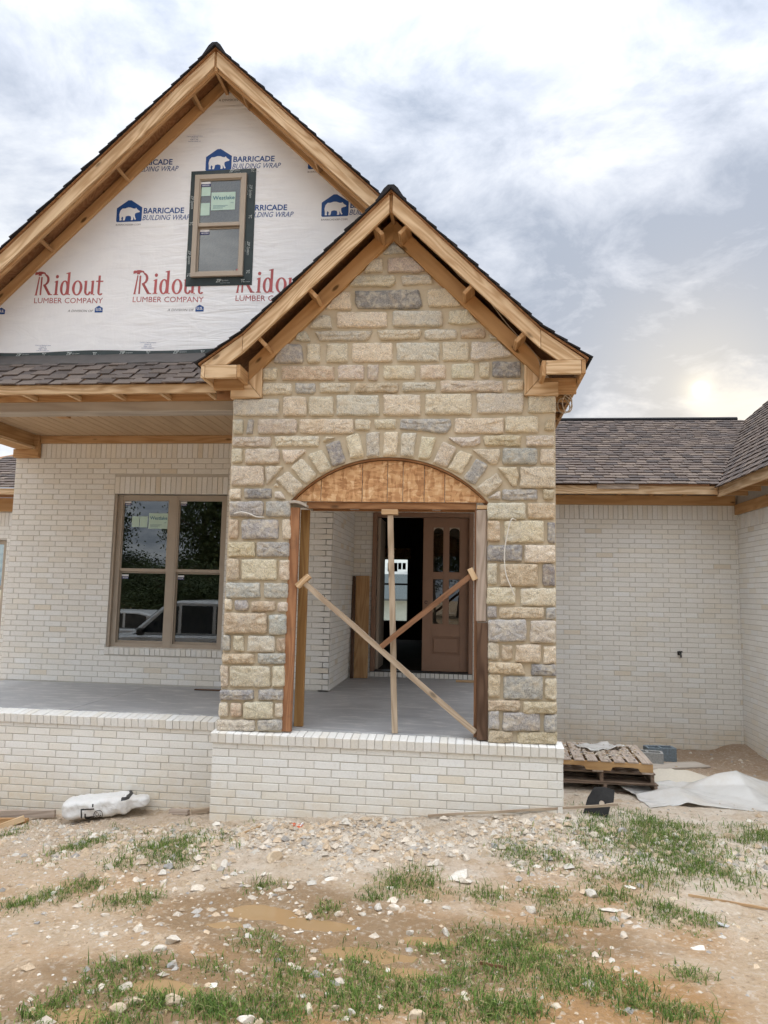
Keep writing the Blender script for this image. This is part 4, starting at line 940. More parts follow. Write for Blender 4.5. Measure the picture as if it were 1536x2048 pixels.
def energy_tag(win, x, z, Y, w=.114):
    sticker(win, x, x+w, z+.036, z+.062, Y, INK_WHITE); sticker(win, x, x+w, z, z+.034, Y, INK_BLUE2); lettering('ARGON', x+.012, x+w-.012, z+.007, .02, INK_WHITE, win, Y-.001, 0, .01)
INK_BLUE2 = plain('tag_blue', (.06, .07, .19), .5, .05, 5, 0)
energy_tag(gw, -.752, 6.15, YG-.026); energy_tag(gw, -.748, 5.56, YG-.0005)
bwn = add('window', None, house, Matrix.Translation((-1.76, 2.95, .5)))
YWn = Y2+.055; xm = -1.735
hung(bwn, WX0, xm-.003, WZ0, WZ1, YWn, .07, 1.60); hung(bwn, xm+.003, WX1, WZ0, WZ1, YWn, .07, 1.60)
boxes('frame', [(op[0], WX0, Y2+.01, YWn+.05, WZ0, WZ1)], VINYL, bwn)
bar('mullion', xm-.05, xm+.05, YWn-.006, YWn-.0005, WZ0+.005, WZ1-.005, VINYL, bwn, 'z', .001)
YS_ = YWn+.0285
westlake(bwn, -2.115, -1.829, 2.20, 2.424, YS_); sticker(bwn, -2.369, -2.257, 2.222, 2.377, YS_); sticker(bwn, -2.249, -2.133, 2.218, 2.378, YS_)
energy_tag(bwn, -2.493, 2.532, YS_, .10); energy_tag(bwn, -1.655, 2.532, YS_, .10); energy_tag(bwn, -2.485, 1.475, YS_+.026, .10); energy_tag(bwn, -1.655, 1.475, YS_+.026, .10)
lw_ = add('window', None, house, Matrix.Translation((-6.9, 5.7, .42)))
hung(lw_, -6.90, -6.03, .43, 2.165, YL+.04, .06, 1.30); hung(lw_, -7.69, -6.91, .43, 2.165, YL+.04, .06, 1.30)
for i in range(3): sticker(lw_, -6.80+i*.2, -6.65+i*.2, 1.80, 1.98, YL+.068)
# entry door: fixed right leaf, left leaf swung inside
dr = add('door', None, house, Matrix.Translation((1.73, 4.9, 0)))
boxes('door_frame', [(DX0, DX0+.066, Y5-.03, Y5+.13, DZ0, DZ1), (DX1-.066, DX1, Y5-.03, Y5+.13, DZ0, DZ1), (DX0+.066, DX1-.066, Y5-.029, Y5+.129, DZ1-.07, DZ1)], DOORPAINT, dr, .004)
bar('threshold', DX0, DX1, Y5-.02, Y5+.16, .085, .108, METAL, dr)
lx0, lx1, lz0, lz1 = 1.742, 2.487, .115, 2.585; ly0, ly1 = 4.885, 4.93
c1, c2, c3, c4 = 1.893, 2.080, 2.152, 2.345; r1, r2, r3, r4 = .852, 1.600, 1.690, 2.445; q1, q2 = .375, .672
boxes('door_leaf', [(lx0, c1, ly0, ly1, lz0, lz1), (c4, lx1, ly0, ly1, lz0, lz1), (c1, c4, ly0+.0005, ly1, r4, lz1), (c2, c3, ly0+.0005, ly1, r1, r4), (c1, c2, ly0+.001, ly1, r2, r3), (c3, c4, ly0+.001, ly1, r2, r3), (c1, c4, ly0+.0005, ly1, q2, r1), (c1, c4, ly0+.0005, ly1, lz0, q1), (c1, c4, ly0+.018, ly1, q1, q2)], DOORPAINT, dr, .0015)
prism('door_panel', [(c1+.03, q1+.03), (c4-.03, q1+.03), (c4-.03, q2-.03), (c1+.03, q2-.03)], ly0+.003, ly0+.02, DOORPAINT, dr, bevel=.012)
for x0, x1 in ((c1, c2), (c3, c4)):
    for z0, z1 in ((r1, r2), (r3, r4)):
        flat([rect(x0, x1, z0, z1)], DOORGLASS, dr, ly0+.02, 'pane')
        boxes('pane_bead', frame_boxes(x0, x1, z0, z1, ly0+.006, ly0+.019, .014, .014, .014, .014), DOORPAINT, dr, .002)
    # curved film edge left at the head of the upper panes
    f_ = [(x0+.012, r4-.012), (x0+.012, r4-.08)]+[(x0+.014+(x1-x0-.028)*t, r4-.075+.052*math.sin(math.pi*t)**.5) for t in np.linspace(0, 1, 9)]+[(x1-.012, r4-.08), (x1-.012, r4-.012)]
    flat([f_], VINYL, dr, ly0+.0185, 'pane_film')
mb = MB(); mb.tube([(1.80+.022*math.cos(a), ly0-.004, 1.21+.022*math.sin(a)) for a in np.linspace(0, 5.4, 14)], .005, 5); mb.build('lock_ring', METAL, dr)
bar('door_leaf', DX0+.068, DX0+.112, 4.935, 5.68, lz0, lz1, VINYL, dr, 'z')
for z in (.45, 1.35, 2.25): bar('hinge', DX0+.058, DX0+.072, 4.90, 4.936, z-.05, z+.05, METAL, dr, 'z')
# dark rooms behind
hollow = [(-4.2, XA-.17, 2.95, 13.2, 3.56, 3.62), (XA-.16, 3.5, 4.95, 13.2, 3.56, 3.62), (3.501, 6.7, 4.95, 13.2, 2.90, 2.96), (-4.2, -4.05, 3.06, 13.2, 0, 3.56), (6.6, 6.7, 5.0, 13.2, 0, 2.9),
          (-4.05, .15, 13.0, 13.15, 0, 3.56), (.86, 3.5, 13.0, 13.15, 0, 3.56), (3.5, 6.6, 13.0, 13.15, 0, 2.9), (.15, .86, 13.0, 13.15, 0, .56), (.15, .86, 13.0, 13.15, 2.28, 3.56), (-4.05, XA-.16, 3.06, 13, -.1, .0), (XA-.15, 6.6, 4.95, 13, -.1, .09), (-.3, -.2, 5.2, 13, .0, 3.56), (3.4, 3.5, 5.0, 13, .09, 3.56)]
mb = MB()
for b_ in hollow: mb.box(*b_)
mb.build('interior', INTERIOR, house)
bar('header_board', .10, .92, 12.95, 12.998, 2.29, 2.56, OSB, house)
rw = add('window', None, house, Matrix.Translation((.5, 13.05, .56)))
boxes('frame', frame_boxes(.15, .86, .56, 2.28, 13.03, 13.09, .03, .03, .03, .03)+[(.18, .83, 13.035, 13.085, 1.55, 1.60)], METAL, rw); flat([rect(.18, .83, .59, 2.25)], mat_glass('rear_glass', (.82, .9, .88), .05), rw, 13.07, 'pane')
for x0, x1, z0, z1 in ((.28, .55, 1.92, 2.16), (.57, .66, 1.98, 2.16), (.69, .78, 1.98, 2.16)): sticker(rw, x0, x1, z0, z1, 13.06, BLACK)
bb = add('hose_faucet', None, house, Matrix.Translation((5.72, 4.79, .5)))
mb = MB(); mb.tube([(5.72, 4.80, .52), (5.72, 4.75, .52), (5.72, 4.72, .50), (5.72, 4.71, .46)], .013, 8); mb.tube([(5.69, 4.745, .545), (5.75, 4.745, .545)], .012, 6); mb.build('faucet_body', METAL, bb)
bar('cover_plate', 5.69, 5.75, 4.788, 4.796, .49, .55, METAL, bb)

# ------------------------------------------------------------------ arch formwork and its props
form = thing('arch_form', 'arched strand-board formwork filling the stone arch over the entry', 'formwork', (1.67, .13, 2.262))
seam = [.69, .979, 1.40, 1.655, 1.812, 2.026, 2.231, 2.645]
def arcz(x): return zc_+math.sqrt(max(0, R_*R_-(x-xc)**2))-.030
for x0, x1 in zip(seam, seam[1:]):
    xs_ = np.linspace(x0+.003, x1-.003, 9); P = [(x0+.003, 2.264), (x1-.003, 2.264)]+[(x, max(2.268, arcz(x))) for x in xs_[::-1]]
    prism('osb_panel', P, .118+random.uniform(-.004, .004), .132, OSB, form, 0, .0015)
rb = MB(); pr = [(x, z-.004) for x, z in ARC[::-1]]
vv = []
for x, z in pr: vv += [(x, .085, z), (x, .40, z), (x, .085, z-.018), (x, .40, z-.018)]
n_ = len(pr); rb.add(vv, [q for i in range(n_-1) for q in ((4*i, 4*i+1, 4*i+5, 4*i+4), (4*i+2, 4*i+6, 4*i+7, 4*i+3), (4*i, 4*i+4, 4*i+6, 4*i+2), (4*i+1, 4*i+3, 4*i+7, 4*i+5))]); rb.build('bent_strip', SHADEWOOD, form)
bar('form_joist', .83, 2.545, .14, .178, 2.195, 2.262, SHADEWOOD, form); bar('form_joist', .83, 2.545, .36, .398, 2.195, 2.262, SHADEWOOD, form)
for x in (1.25, 2.10): bar('form_block', x, x+.09, .179, .359, 2.205, 2.262, GREYWOOD, form, 'y')
def solo(o, label, cat, group=None): return tag(o, label, cat, group)
solo(stick('timber_post', (.716, .088, -.012), (.727, .088, 2.195), .095, .045, ORANGE, upv=(1, 0, 0)), 'reddish stained timber post against the left stone pier', 'post')
solo(stick('timber_post', (.785, .30, .002), (.787, .30, 2.195), .09, .05, POST2, upv=(1, 0, 0)), 'brown knotty timber post just behind the reddish post', 'post')
solo(stick('timber_post', (2.601, .095, 1.095), (2.597, .095, 2.19), .105, .05, GREYWOOD, upv=(1, 0, 0), bevel=.014), 'upper grey weathered post against the right stone pier', 'post')
solo(stick('timber_post', (2.615, .082, -.012), (2.610, .082, 1.09), .105, .06, DARKWOOD, upv=(1, 0, 0)), 'lower dark weathered post standing below the grey post', 'post')
solo(stick('thin_board', (2.548, .13, .002), (2.543, .13, 2.19), .03, .05, BROWNSTICK, upv=(1, 0, 0)), 'thin brown board beside the right-hand posts', 'board')
solo(bar('wood_block', 2.55, 2.655, .07, .13, 2.193, 2.232, PINE), 'small pale wood block on top of the grey post', 'block')
# bent scrap on the left posts
mb = MB(); vv = []; n_ = 12
for i in range(n_+1):
    t = i/n_; x = .635+.215*t; z = 2.215+.05*math.sin(math.pi*(t*.75+.2)); vv += [(x, .035, z), (x, .40, z-.01), (x, .035, z-.026), (x, .40, z-.034)]
mb.add(vv, [q for i in range(n_) for q in ((4*i, 4*i+4, 4*i+5, 4*i+1), (4*i+2, 4*i+3, 4*i+7, 4*i+6), (4*i, 4*i+2, 4*i+6, 4*i+4), (4*i+1, 4*i+5, 4*i+7, 4*i+3))]+[(0, 1, 3, 2), (4*n_, 4*n_+2, 4*n_+3, 4*n_+1)])
o = mb.build('bent_scrap', GREYBEAM); fix(o.data); solo(o, 'bent grey scrap of board capping the reddish post', 'board')
pole = thing('prop_pole', 'upright grey pole with a tee block propping the arch form', 'prop', (1.78, .17, 0))
stick('pole', (1.772, .165, .002), (1.688, .165, 2.135), .056, .045, TANSTICK, pole, (1, 0, 0), 0, .0022)
stick('tee_block', (1.60, .165, 2.165), (1.765, .165, 2.165), .05, .09, PINE, pole)
db = thing('diagonal_brace', 'long pale brace slanting from left post down to right pier', 'brace', (2.55, .09, .02))
stick('brace_pole', (.835, .085, 1.447), (2.55, .085, .055), .052, .04, TANSTICK, db, (0, 0, 1), 0, .0025)
stick('tee_block', (.775, .085, 1.40), (.895, .085, 1.51), .055, .09, PINE, db)
db2 = thing('diagonal_brace', 'shorter brown brace slanting up to the right-hand grey post', 'brace', (1.65, .085, .8))
stick('brace_pole', (1.628, .085, .832), (2.50, .085, 1.545), .052, .04, BROWNSTICK, db2, (0, 0, 1), 0, .0025)
stick('tee_block', (2.485, .085, 1.61), (2.54, .085, 1.50), .055, .08, PINE, db2)
solo(stick('plank_and_shade', (.80, 4.56, .003), (.770, 4.765, 1.615), .222, .036, PINE2, upv=(1, 0, 0)), 'wide knotty plank leaning on the brick beside the door', 'plank')
solo(stick('plank_and_shade', (.665, 4.50, .003), (.628, 4.74, 1.61), .05, .03, DARKWOOD, upv=(1, 0, 0)), 'narrow dark strip standing in for shade in the recess corner', 'plank')  # dark strip put in as the shadow left of the plank
solo(bar('scrap_board', 2.30, 2.62, 4.46, 4.55, .002, .03, PINE), 'short tan board lying below the door sill', 'board')
solo(bar('scrap_strip', -1.16, -.80, 2.55, 2.60, .002, .018, DARKWOOD), 'short dark strip lying on the porch slab', 'board')
# cables
def cable(pts, r, mat, label, name='loose_cable'):
    P = [Vector(p) for p in pts]; Q = []
    for i in range(len(P)-1):
        a, b, c, d = P[max(i-1, 0)], P[i], P[i+1], P[min(i+2, len(P)-1)]
        for t in (0, .25, .5, .75): Q.append(.5*((2*b)+(c-a)*t+(2*a-5*b+4*c-d)*t*t+(3*b-a-3*c+d)*t**3))
    Q.append(P[-1]); mb = MB(); mb.tube(Q, r, 6); return solo(mb.build(name, mat, smooth=True), label, 'cable')
cable([(2.926, .045, 2.084), (2.89, .0, 2.095), (2.866, -.004, 2.055), (2.842, -.006, 1.947), (2.818, -.006, 1.81), (2.815, -.006, 1.685), (2.832, -.006, 1.55), (2.877, -.006, 1.439), (2.912, .0, 1.356)], .0055, CABLE, 'white cable hanging down the right stone pier')
cable([(.121, -.01, 2.116), (.194, -.014, 2.134), (.28, -.01, 2.117), (.354, .0, 2.088), (.417, .05, 2.092)], .0065, CABLE, 'white cable end poking from the left stone pier')
lp = []
for i in range(34):
    t = i/33*2*math.pi*2.4; lp.append((3.42+.055*math.sin(t)+.02*math.sin(t*.4), .16+.05*math.cos(t*.5), 3.27+.085*math.cos(t)-.02*(i/33)))
cable([(3.37, .15, 3.43), (3.38, .15, 3.38)]+lp[2:], .006, ROPE, 'coiled tan cable hanging under the right eave', 'coiled_cable')
cable([(2.1, -.05, 4.87), (2.35, -.02, 4.55), (2.6, -.04, 4.33), (2.85, 0, 4.02), (3.1, .0, 3.74), (3.16, .0, 3.60)], .004, ROPE, 'thin cable running inside the right rake soffit')

# ------------------------------------------------------------------ pallets, blocks, sheeting, bag, scraps
def pallet(label, loc, rz, along_y, mat, mat2, notch=False):
    t = thing('pallet', label, 'pallet', loc, 'pallets stacked beside the entry')
    B = Matrix.Translation(loc) @ Matrix.Rotation(rz, 4, 'Z')
    def b(name, x0, x1, y0, y1, z0, z1, m_, gr_): bar(name, x0, x1, y0, y1, z0, z1, m_, t, gr_, .003, M2=B @ Matrix.Rotation(random.uniform(-.012, .012), 4, 'Z'))
    w, d = 1.16, 1.0
    if along_y:                                   # stringers run back, deck boards run across the front
        for x in (0, w/2-.02, w-.04): b('stringer', x, x+.04, 0, d, .018, .108, mat, 'y')
        for i in range(6): b('deck_board', -.01, w+.01, i*.178, i*.178+.11, .108, .126, mat, 'x')
        for y in (0, .44, .9): b('bottom_board', -.005, w+.005, y, y+.1, 0, .018, mat, 'x')
    else:
        for y in (0, d/2-.02, d-.04):
            P = [(0, .018), (.13, .018), (.15, .055), (.20, .062), (.36, .062), (.41, .055), (.43, .018), (.70, .018), (.72, .055), (.77, .062), (.95, .062), (1.0, .055), (1.02, .018), (w, .018), (w, .112), (0, .112)]
            prism('stringer', P, y, y+.04, mat2, t, 0, .002, M2=B)
        for i in range(8):
            b('deck_board', i*.148, i*.148+.118, -.01, d+.01, .112, .128, mat, 'y')
        for x in (0, .5, 1.04): b('bottom_board', x, x+.12, 0, d, 0, .018, mat, 'y')
    return t
px0, py0 = 3.44, 1.72; pz = -.865
pallet('dark weathered pallet at the bottom of the stack', (px0+.02, py0-.02, pz), .02, True, PALLETWOOD, PALLETWOOD)
pallet('middle pallet of the stack, grey deck boards', (px0-.02, py0, pz+.128), -.01, True, PALLETWOOD, PALLETWOOD)
pallet('top pallet of the stack with new yellow notched stringer', (px0-.05, py0-.05, pz+.258), -.035, False, GREYWOOD, PALLETNEW)
# crumpled sheet on the pallets
def sheet(name, cx, cy, w, d, zf, mat, nx_=34, ny_=24, rz=0., thick=.004):
    v = []; f = []
    for j in range(ny_+1):
        for i in range(nx_+1):
            a, b = (i/nx_-.5), (j/ny_-.5)
            jx = .06*noise.noise((a*3, b*3, cx*9)); x = cx+(a+jx)*w*math.cos(rz)-b*d*math.sin(rz); y = cy+(a+jx)*w*math.sin(rz)+(b+.07*noise.noise((a*4+5, b*3, cy*7)))*d*math.cos(rz)
            v.append((x, y, zf(x, y, a, b)))
    for j in range(ny_):
        for i in range(nx_): k = j*(nx_+1)+i; f.append((k, k+1, k+nx_+2, k+nx_+1))
    n = len(v); v2 = [(x, y, z-thick) for x, y, z in v]; f2 = [tuple(q+n for q in reversed(t)) for t in f]
    rim = [i for i in range(nx_)]+[nx_+(nx_+1)*j for j in range(ny_)]+[(nx_+1)*ny_+nx_-i for i in range(nx_)]+[(nx_+1)*(ny_-j) for j in range(ny_)]
    f3 = [(rim[k], rim[k]+n, rim[(k+1) % len(rim)]+n, rim[(k+1) % len(rim)]) for k in range(len(rim))]
    mb = MB(); mb.add(v+v2, f+f2+f3); o = mb.build(name, mat, smooth=True); return o
m, g = newmat('plastic_sheet'); p = worldco(g); n = g.noise(p, 7, 5, .6, .6)
c = g.mix(g.map(g.noise(p, 3, 5, .65), .45, .7, 0, .5), (.80, .79, .765), (.64, .575, .48)); PLASTIC = finish(m, g, c, .22, g.bump(n, .25, .02), .5, .3)
zt = pz+.258+.128
solo(sheet('paper_sheet', 4.08, 2.35, .52, .34, lambda x, y, a, b: zt+.012+.05*abs(noise.noise((x*6, y*6, 1)))+.05*max(0, noise.noise((x*4, y*5, 7))), PLASTIC, 20, 14, .5), 'crumpled pale paper lying on the top pallet', 'paper')
def tarp_z(x, y, a, b):
    base = gz1(x, y)*.35+(-.815)*.65+.03; tent = max(0, .22*(1-abs(x-5.55)/.62-abs(y-1.95)/.62), .12*(1-abs(x-4.75)/.45-abs(y-1.45)/.6)); k = x*1.7+y*2.3
    fold = .05*abs(noise.noise((k, y*.8-x*.5, 3)))+.035*abs(noise.noise((x*2.6-y*3.1, .7*x+y, 5)))
    return max(gz1(x, y)+.006, base+tent+fold-.02)
solo(sheet('plastic_sheet', 5.15, 1.62, 1.75, 1.15, tarp_z, PLASTIC, 70, 48, .12), 'rumpled translucent white plastic sheet spread on the dirt', 'plastic sheet')
def cmu(loc, rz, mat, label):
    t = thing('concrete_block', label, 'block', loc); B = Matrix.Translation(loc) @ Matrix.Rotation(rz, 4, 'Z')
    for nm, b_ in (('face_shell', (0, .4, 0, .035, 0, .19)), ('face_shell', (0, .4, .165, .2, 0, .19)), ('web', (0, .035, .036, .164, 0, .19)), ('web', (.183, .217, .036, .164, 0, .19)), ('web', (.365, .4, .036, .164, 0, .19))): bar(nm, *b_, mat, t, 'x', .004, M2=B)
cmu((4.98, 3.72, gz1(5.15, 3.8)-.005), .12, CMU_BLUE, 'blue-grey hollow block on end behind the pallets'); cmu((4.66, 3.25, gz1(4.8, 3.3)-.02), -.15, CMU, 'pale grey hollow block beside the pallet stack')
# dark flap with a hole, and the lath lying across it
P = [(-.12, -.02), (.0, -.04), (.10, -.03), (.135, .14), (.165, .27), (.07, .285), (-.02, .27), (-.075, .17)]
bm = bmesh.new(); hole = [(.055+.026*math.cos(t), .135+.026*math.sin(t)) for t in np.linspace(0, 2*math.pi, 13)[:-1]]
key = P[:3]+[P[3]]+[(.081, .136)]+hole[1:][::-1]+[(.0812, .1352)]+[(.1602, .1605)]+P[4:]
fl_ = prism('rubber_flap', key, 0, .014, BLACK, None, 0, 0, M2=Matrix.Translation((3.66, .10, gz1(3.66, .1)-.02)) @ Matrix.Rotation(rad(-18), 4, 'X') @ Matrix.Rotation(rad(6), 4, 'Y'))
solo(fl_, 'upright black rubber flap with a round hole', 'scrap')
zl, zr = gz1(2.2, -.12)+.03, gz1(3.6, .0)+.10
solo(stick('long_lath', (2.12, -.115, zl), (3.86, .055, zr), .022, .012, TANSTICK, wob=.002), 'long thin lath lying along the foot of the entry foundation', 'lath')
solo(stick('scrap_board', (4.75, 3.0, gz1(4.75, 3.0)+.03), (5.6, 3.35, gz1(5.6, 3.35)+.03), .30, .02, GREYBEAM, upv=(-.3, 1, 0)), 'flat grey board lying in the brown dirt by the wing', 'board')
# bag of mortar mix
m, g = newmat('printed_bag'); co = g.n('ShaderNodeTexCoord').outputs['Object']; s_ = g.n('ShaderNodeSeparateXYZ', {0: co}); bx_, bz_ = s_.outputs[0], s_.outputs[2]
def inr(x0, x1, z0, z1):
    a = g.math('MULTIPLY', g.math('GREATER_THAN', bx_, x0), g.math('LESS_THAN', bx_, x1)); return g.math('MULTIPLY', a, g.math('MULTIPLY', g.math('GREATER_THAN', bz_, z0), g.math('LESS_THAN', bz_, z1)))
ink = None
for r in ((-.215, -.20, -.11, .02), (-.215, -.08, .005, .02), (-.18, -.165, -.085, -.03), (-.18, -.09, -.085, -.06), (-.10, -.085, .03, .06), (.06, .20, .105, .2), (.18, .25, .06, .085)):
    k = inr(*r); ink = k if ink is None else g.math('MAXIMUM', ink, k)
rr_ = g.math('SQRT', g.math('ADD', g.math('POWER', g.math('ADD', bx_, .045), 2), g.math('POWER', g.math('ADD', bz_, .05), 2)))
ink = g.math('MAXIMUM', ink, g.math('MULTIPLY', g.math('GREATER_THAN', rr_, .038), g.math('LESS_THAN', rr_, .046)))
ink = g.math('MAXIMUM', ink, g.math('MULTIPLY', g.math('LESS_THAN', rr_, .03), g.map(g.noise(g.scale(co, 60, 60, 90), 1, 1), .5, .52)))
n = g.noise(co, 11, 5, .6, .8); c = g.mix(g.map(g.noise(co, 5, 4, .6), .5, .75, 0, .4), (.74, .735, .72), (.60, .53, .44)); c = g.mix(ink, c, (.03, .03, .03)); BAG = finish(m, g, c, .45, g.bump(n, .6, .03), .4)
v = []; f = []; NU, NV = 56, 32
for i in range(NU+1):
    t = i/NU*2-1; pr_ = max(.0, 1-abs(t)**14)**.5; neck = 1-.5*max(0, min(1, (t-.50)/.12))
    for j in range(NV):
        a = 2*math.pi*j/NV; ry = .17*pr_*neck+.012; rz_ = .085*pr_*neck+.012
        sq = 1/(abs(math.cos(a))**5+abs(math.sin(a))**5)**(1/5)
        w_ = 1.0+.10*noise.noise((t*4, math.cos(a)*1.6, math.sin(a)*1.6))-.13*abs(noise.noise((t*7+math.sin(a), math.cos(a)*2, math.sin(a)*2)))-.10*abs(noise.noise((t*15, math.cos(a)*5, math.sin(a)*5)))
        v.append((t*.43, math.cos(a)*ry*sq*w_, max(-.085, math.sin(a)*rz_*sq*w_)))
for i in range(NU):
    for j in range(NV): f.append((i*NV+j, i*NV+(j+1) % NV, (i+1)*NV+(j+1) % NV, (i+1)*NV+j))
f += [tuple(range(NV))[::-1], tuple(NU*NV+j for j in range(NV))]
mb = MB(); mb.add(v, f); zb_ = gz1(-1.2, .32)
solo(mb.build('mortar_bag', BAG, None, Matrix.Translation((-1.22, .36, zb_+.10)) @ Matrix.Rotation(rad(13), 4, 'Z') @ Matrix.Rotation(rad(-5), 4, 'Y'), True), 'crumpled white printed bag lying against the porch foundation', 'bag')
for i, (a, b, w, t, mt, lb) in enumerate([((-3.0, .43, .075), (-1.80, .40, .085), .075, .04, GREYWOOD, 'long grey board on edge at the foot of the porch foundation'), ((-2.9, .33, .05), (-2.05, .32, .045), .06, .04, PINE2, 'brown board in front of the long grey board'), ((-2.32, .24, .04), (-2.08, .30, .09), .06, .035, PINE, 'short reddish offcut in front of the boards')]):
    za = gz1(a[0], a[1])+a[2]-.03; zb2 = gz1(b[0], b[1])+b[2]-.03
    solo(stick('scrap_board', (a[0], a[1], za), (b[0], b[1], zb2), w, t, mt), lb, 'board')
solo(stick('scrap_board', (-.55, .38, gz1(-.55, .38)+.02), (-.32, .30, gz1(-.32, .3)+.04), .05, .04, GREYWOOD), 'short grey block lying beside the entry foundation corner', 'board')
solo(stick('scrap_board', (-.30, .34, gz1(-.3, .34)+.03), (-.06, .30, gz1(-.06, .30)+.04), .05, .04, TANSTICK), 'tan offcut at the corner of the entry foundation', 'board')
for a, b, mt, lb in (((.47, -.50), (.60, -.28), PINE, 'pale wood chip standing out of the rubble'), ((4.0, -1.62), (4.50, -1.80), PINE, 'curled pale strip lying on the bare clay at right'), ((2.55, -2.85), (2.69, -2.93), BROWNSTICK, 'short brown stick lying in the middle grass'), ((.96, -.30), (.97, -.21), INK_WHITE, 'small white stake chip beside orange paint')):
    solo(stick('wood_scrap', (*a, gz1(*a)+.012), (*b, gz1(*b)+.02), .016, .008, mt, wob=.002), lb, 'wood scrap')

# ------------------------------------------------------------------ loose stones and gravel
ROCKS = '''0.21,-1.48,98,g 0.55,-1.45,95,c 0.71,-1.63,104,W 0.29,-1.77,90,w 0.84,-1.72,72,W 0.99,-1.63,63,w 0.83,-2.95,126,w 0.81,-3.08,75,w 0.94,-3.22,98,g 0.86,-3.66,98,t 1.09,-3.58,100,t 1.36,-3.51,66,t 1.73,-3.51,74,c 1.48,-3.66,85,w 1.53,-3.66,68,t 1.85,-3.46,54,t 0.98,-1.29,166,t 1.21,-1.10,180,T 0.79,-0.85,238,G 0.12,-2.32,66,w 0.34,-2.77,72,w 0.22,-2.70,42,w 1.90,-2.13,98,w 1.66,-2.27,80,w 1.48,-2.30,72,w 1.81,-2.24,61,w 1.50,-1.70,117,W 1.38,-2.12,50,w 1.71,-3.15,59,W 1.82,-3.07,54,t -0.24,-2.51,45,g 0.54,-0.96,73,g -0.37,-1.73,70,g -0.39,-1.06,66,t 1.38,-0.72,110,t 1.63,-0.66,97,t 1.44,-2.39,34,w 1.48,-2.59,68,W -0.10,-2.87,49,w 0.21,-3.17,34,w -0.25,-2.72,38,w 0.60,-3.66,42,w 0.92,-3.60,71,t 0.61,-1.37,117,w 0.24,-0.60,69,w 0.50,-2.63,42,w 0.46,-2.74,37,w 1.17,-1.99,46,g 1.81,-2.42,46,g 0.84,-3.27,34,g 1.93,-3.49,60,w 2.24,-1.29,106,w 2.39,-1.54,202,W 2.45,-1.61,127,W 1.93,-1.78,79,W 2.70,-0.86,91,g 2.63,-1.06,157,w 2.04,-1.05,100,t 2.16,-1.07,90,t 3.18,-1.17,144,T 2.84,-1.16,58,g 2.89,-0.48,95,T 3.81,-0.31,125,g 1.86,-0.64,128,G 3.17,-1.61,32,w 3.62,-1.56,89,W 3.87,-1.70,113,T 2.90,-1.99,115,w 2.84,-2.06,65,w 3.41,-1.94,182,W 3.49,-2.04,98,w 2.71,-1.83,43,w 2.13,-2.43,77,w 2.23,-2.54,75,c 2.35,-2.42,84,w 2.33,-2.54,60,w 2.50,-2.10,52,t 2.49,-3.07,85,t 3.80,-2.52,106,W 4.08,-2.07,97,G 2.00,-2.12,99,w 2.06,-2.16,81,w 1.99,-2.20,65,w 2.21,-1.98,76,w 2.35,-2.07,58,w 4.82,-0.01,115,t 2.24,-3.46,84,t 2.35,-2.83,42,w 2.09,-2.54,45,g 2.05,-2.91,63,w 5.00,-0.31,77,g 2.47,-1.16,97,w 2.36,-1.12,79,w 3.14,-0.67,62,w 2.97,-0.67,123,g 4.31,-0.46,102,T 3.33,-1.73,103,w 2.91,-3.29,71,T 2.47,-3.25,62,T 3.42,-2.37,76,w 4.67,-0.55,93,w 1.93,-0.94,81,w'''
m, g = newmat('loose_stone'); p = worldco(g); t = tone(g, 'obj'); n = g.noise(p, 45, 5, .7); n2 = g.noise(p, 9, 4, .6)
c = g.mix(1, t, g.ramp(n, [(.3, (.7, .68, .65)), (.55, (1, 1, 1)), (.75, (1.15, 1.14, 1.12))]), 'MULTIPLY'); c = g.mix(g.map(n2, .47, .62, 0, .6), c, (.52, .385, .25)); ROCK = finish(m, g, c, .92, g.bump(n, .6, .01), .2)
def rock_mesh(seed, flatk, sub=2):
    rnd = random.Random(seed); bm = bmesh.new(); bmesh.ops.create_icosphere(bm, subdivisions=sub, radius=.5)
    pl = [(Vector((rnd.gauss(0, 1), rnd.gauss(0, 1), rnd.gauss(0, .9))).normalized(), rnd.uniform(.20, .38)) for _ in range(13)]
    for v in bm.verts:
        for n_, d in pl:
            k = v.co.dot(n_)-d
            if k > 0: v.co -= n_*k
        v.co *= 1+.10*noise.noise(v.co*4+Vector((seed*3.1, 0, 0)))
    sx_, sy_ = rnd.uniform(1.05, 1.3), rnd.uniform(.65, 1.0)
    for v in bm.verts: v.co = Vector((v.co.x*sx_, v.co.y*sy_, v.co.z*flatk))
    me = bpy.data.meshes.new('loose_stone'); bm.to_mesh(me); bm.free(); me.materials.append(ROCK); return me
RM = [rock_mesh(i, random.uniform(.6, .85)) for i in range(9)]; RF = [rock_mesh(50+i, random.uniform(.16, .26)) for i in range(6)]
RC = dict(w=(.68, .63, .55), W=(.71, .665, .59), t=(.56, .455, .33), T=(.63, .55, .43), g=(.43, .42, .405), G=(.45, .445, .44), c=(.72, .64, .49))
RN = dict(w='chalk-white chunky stones', W='flat white stone offcuts', t='tan broken stones', T='flat tan stone offcuts', g='grey broken stones', G='flat slate-grey stone offcuts', c='cream angular stones')
def ordinal(n): return ('leftmost', 'second from left', 'third from left', 'fourth from left', 'fifth from left', 'sixth from left', 'seventh from left', 'eighth from left', 'ninth from left', 'tenth from left')[n] if n < 10 else f'{n+1}th from left'
def band(y): return 'near the foundation' if y > -1.0 else 'above the puddles' if y > -1.75 else 'beside the puddles' if y > -2.45 else 'below the puddles' if y > -3.05 else 'at the bottom edge'
_rk = sorted([(float(q.split(',')[0]), float(q.split(',')[1]), q.split(',')[3]) for q in ROCKS.split()], key=lambda r: (r[0]-CAM.x)/(r[1]-CAM.y)); _cnt = {}; RLAB = {}
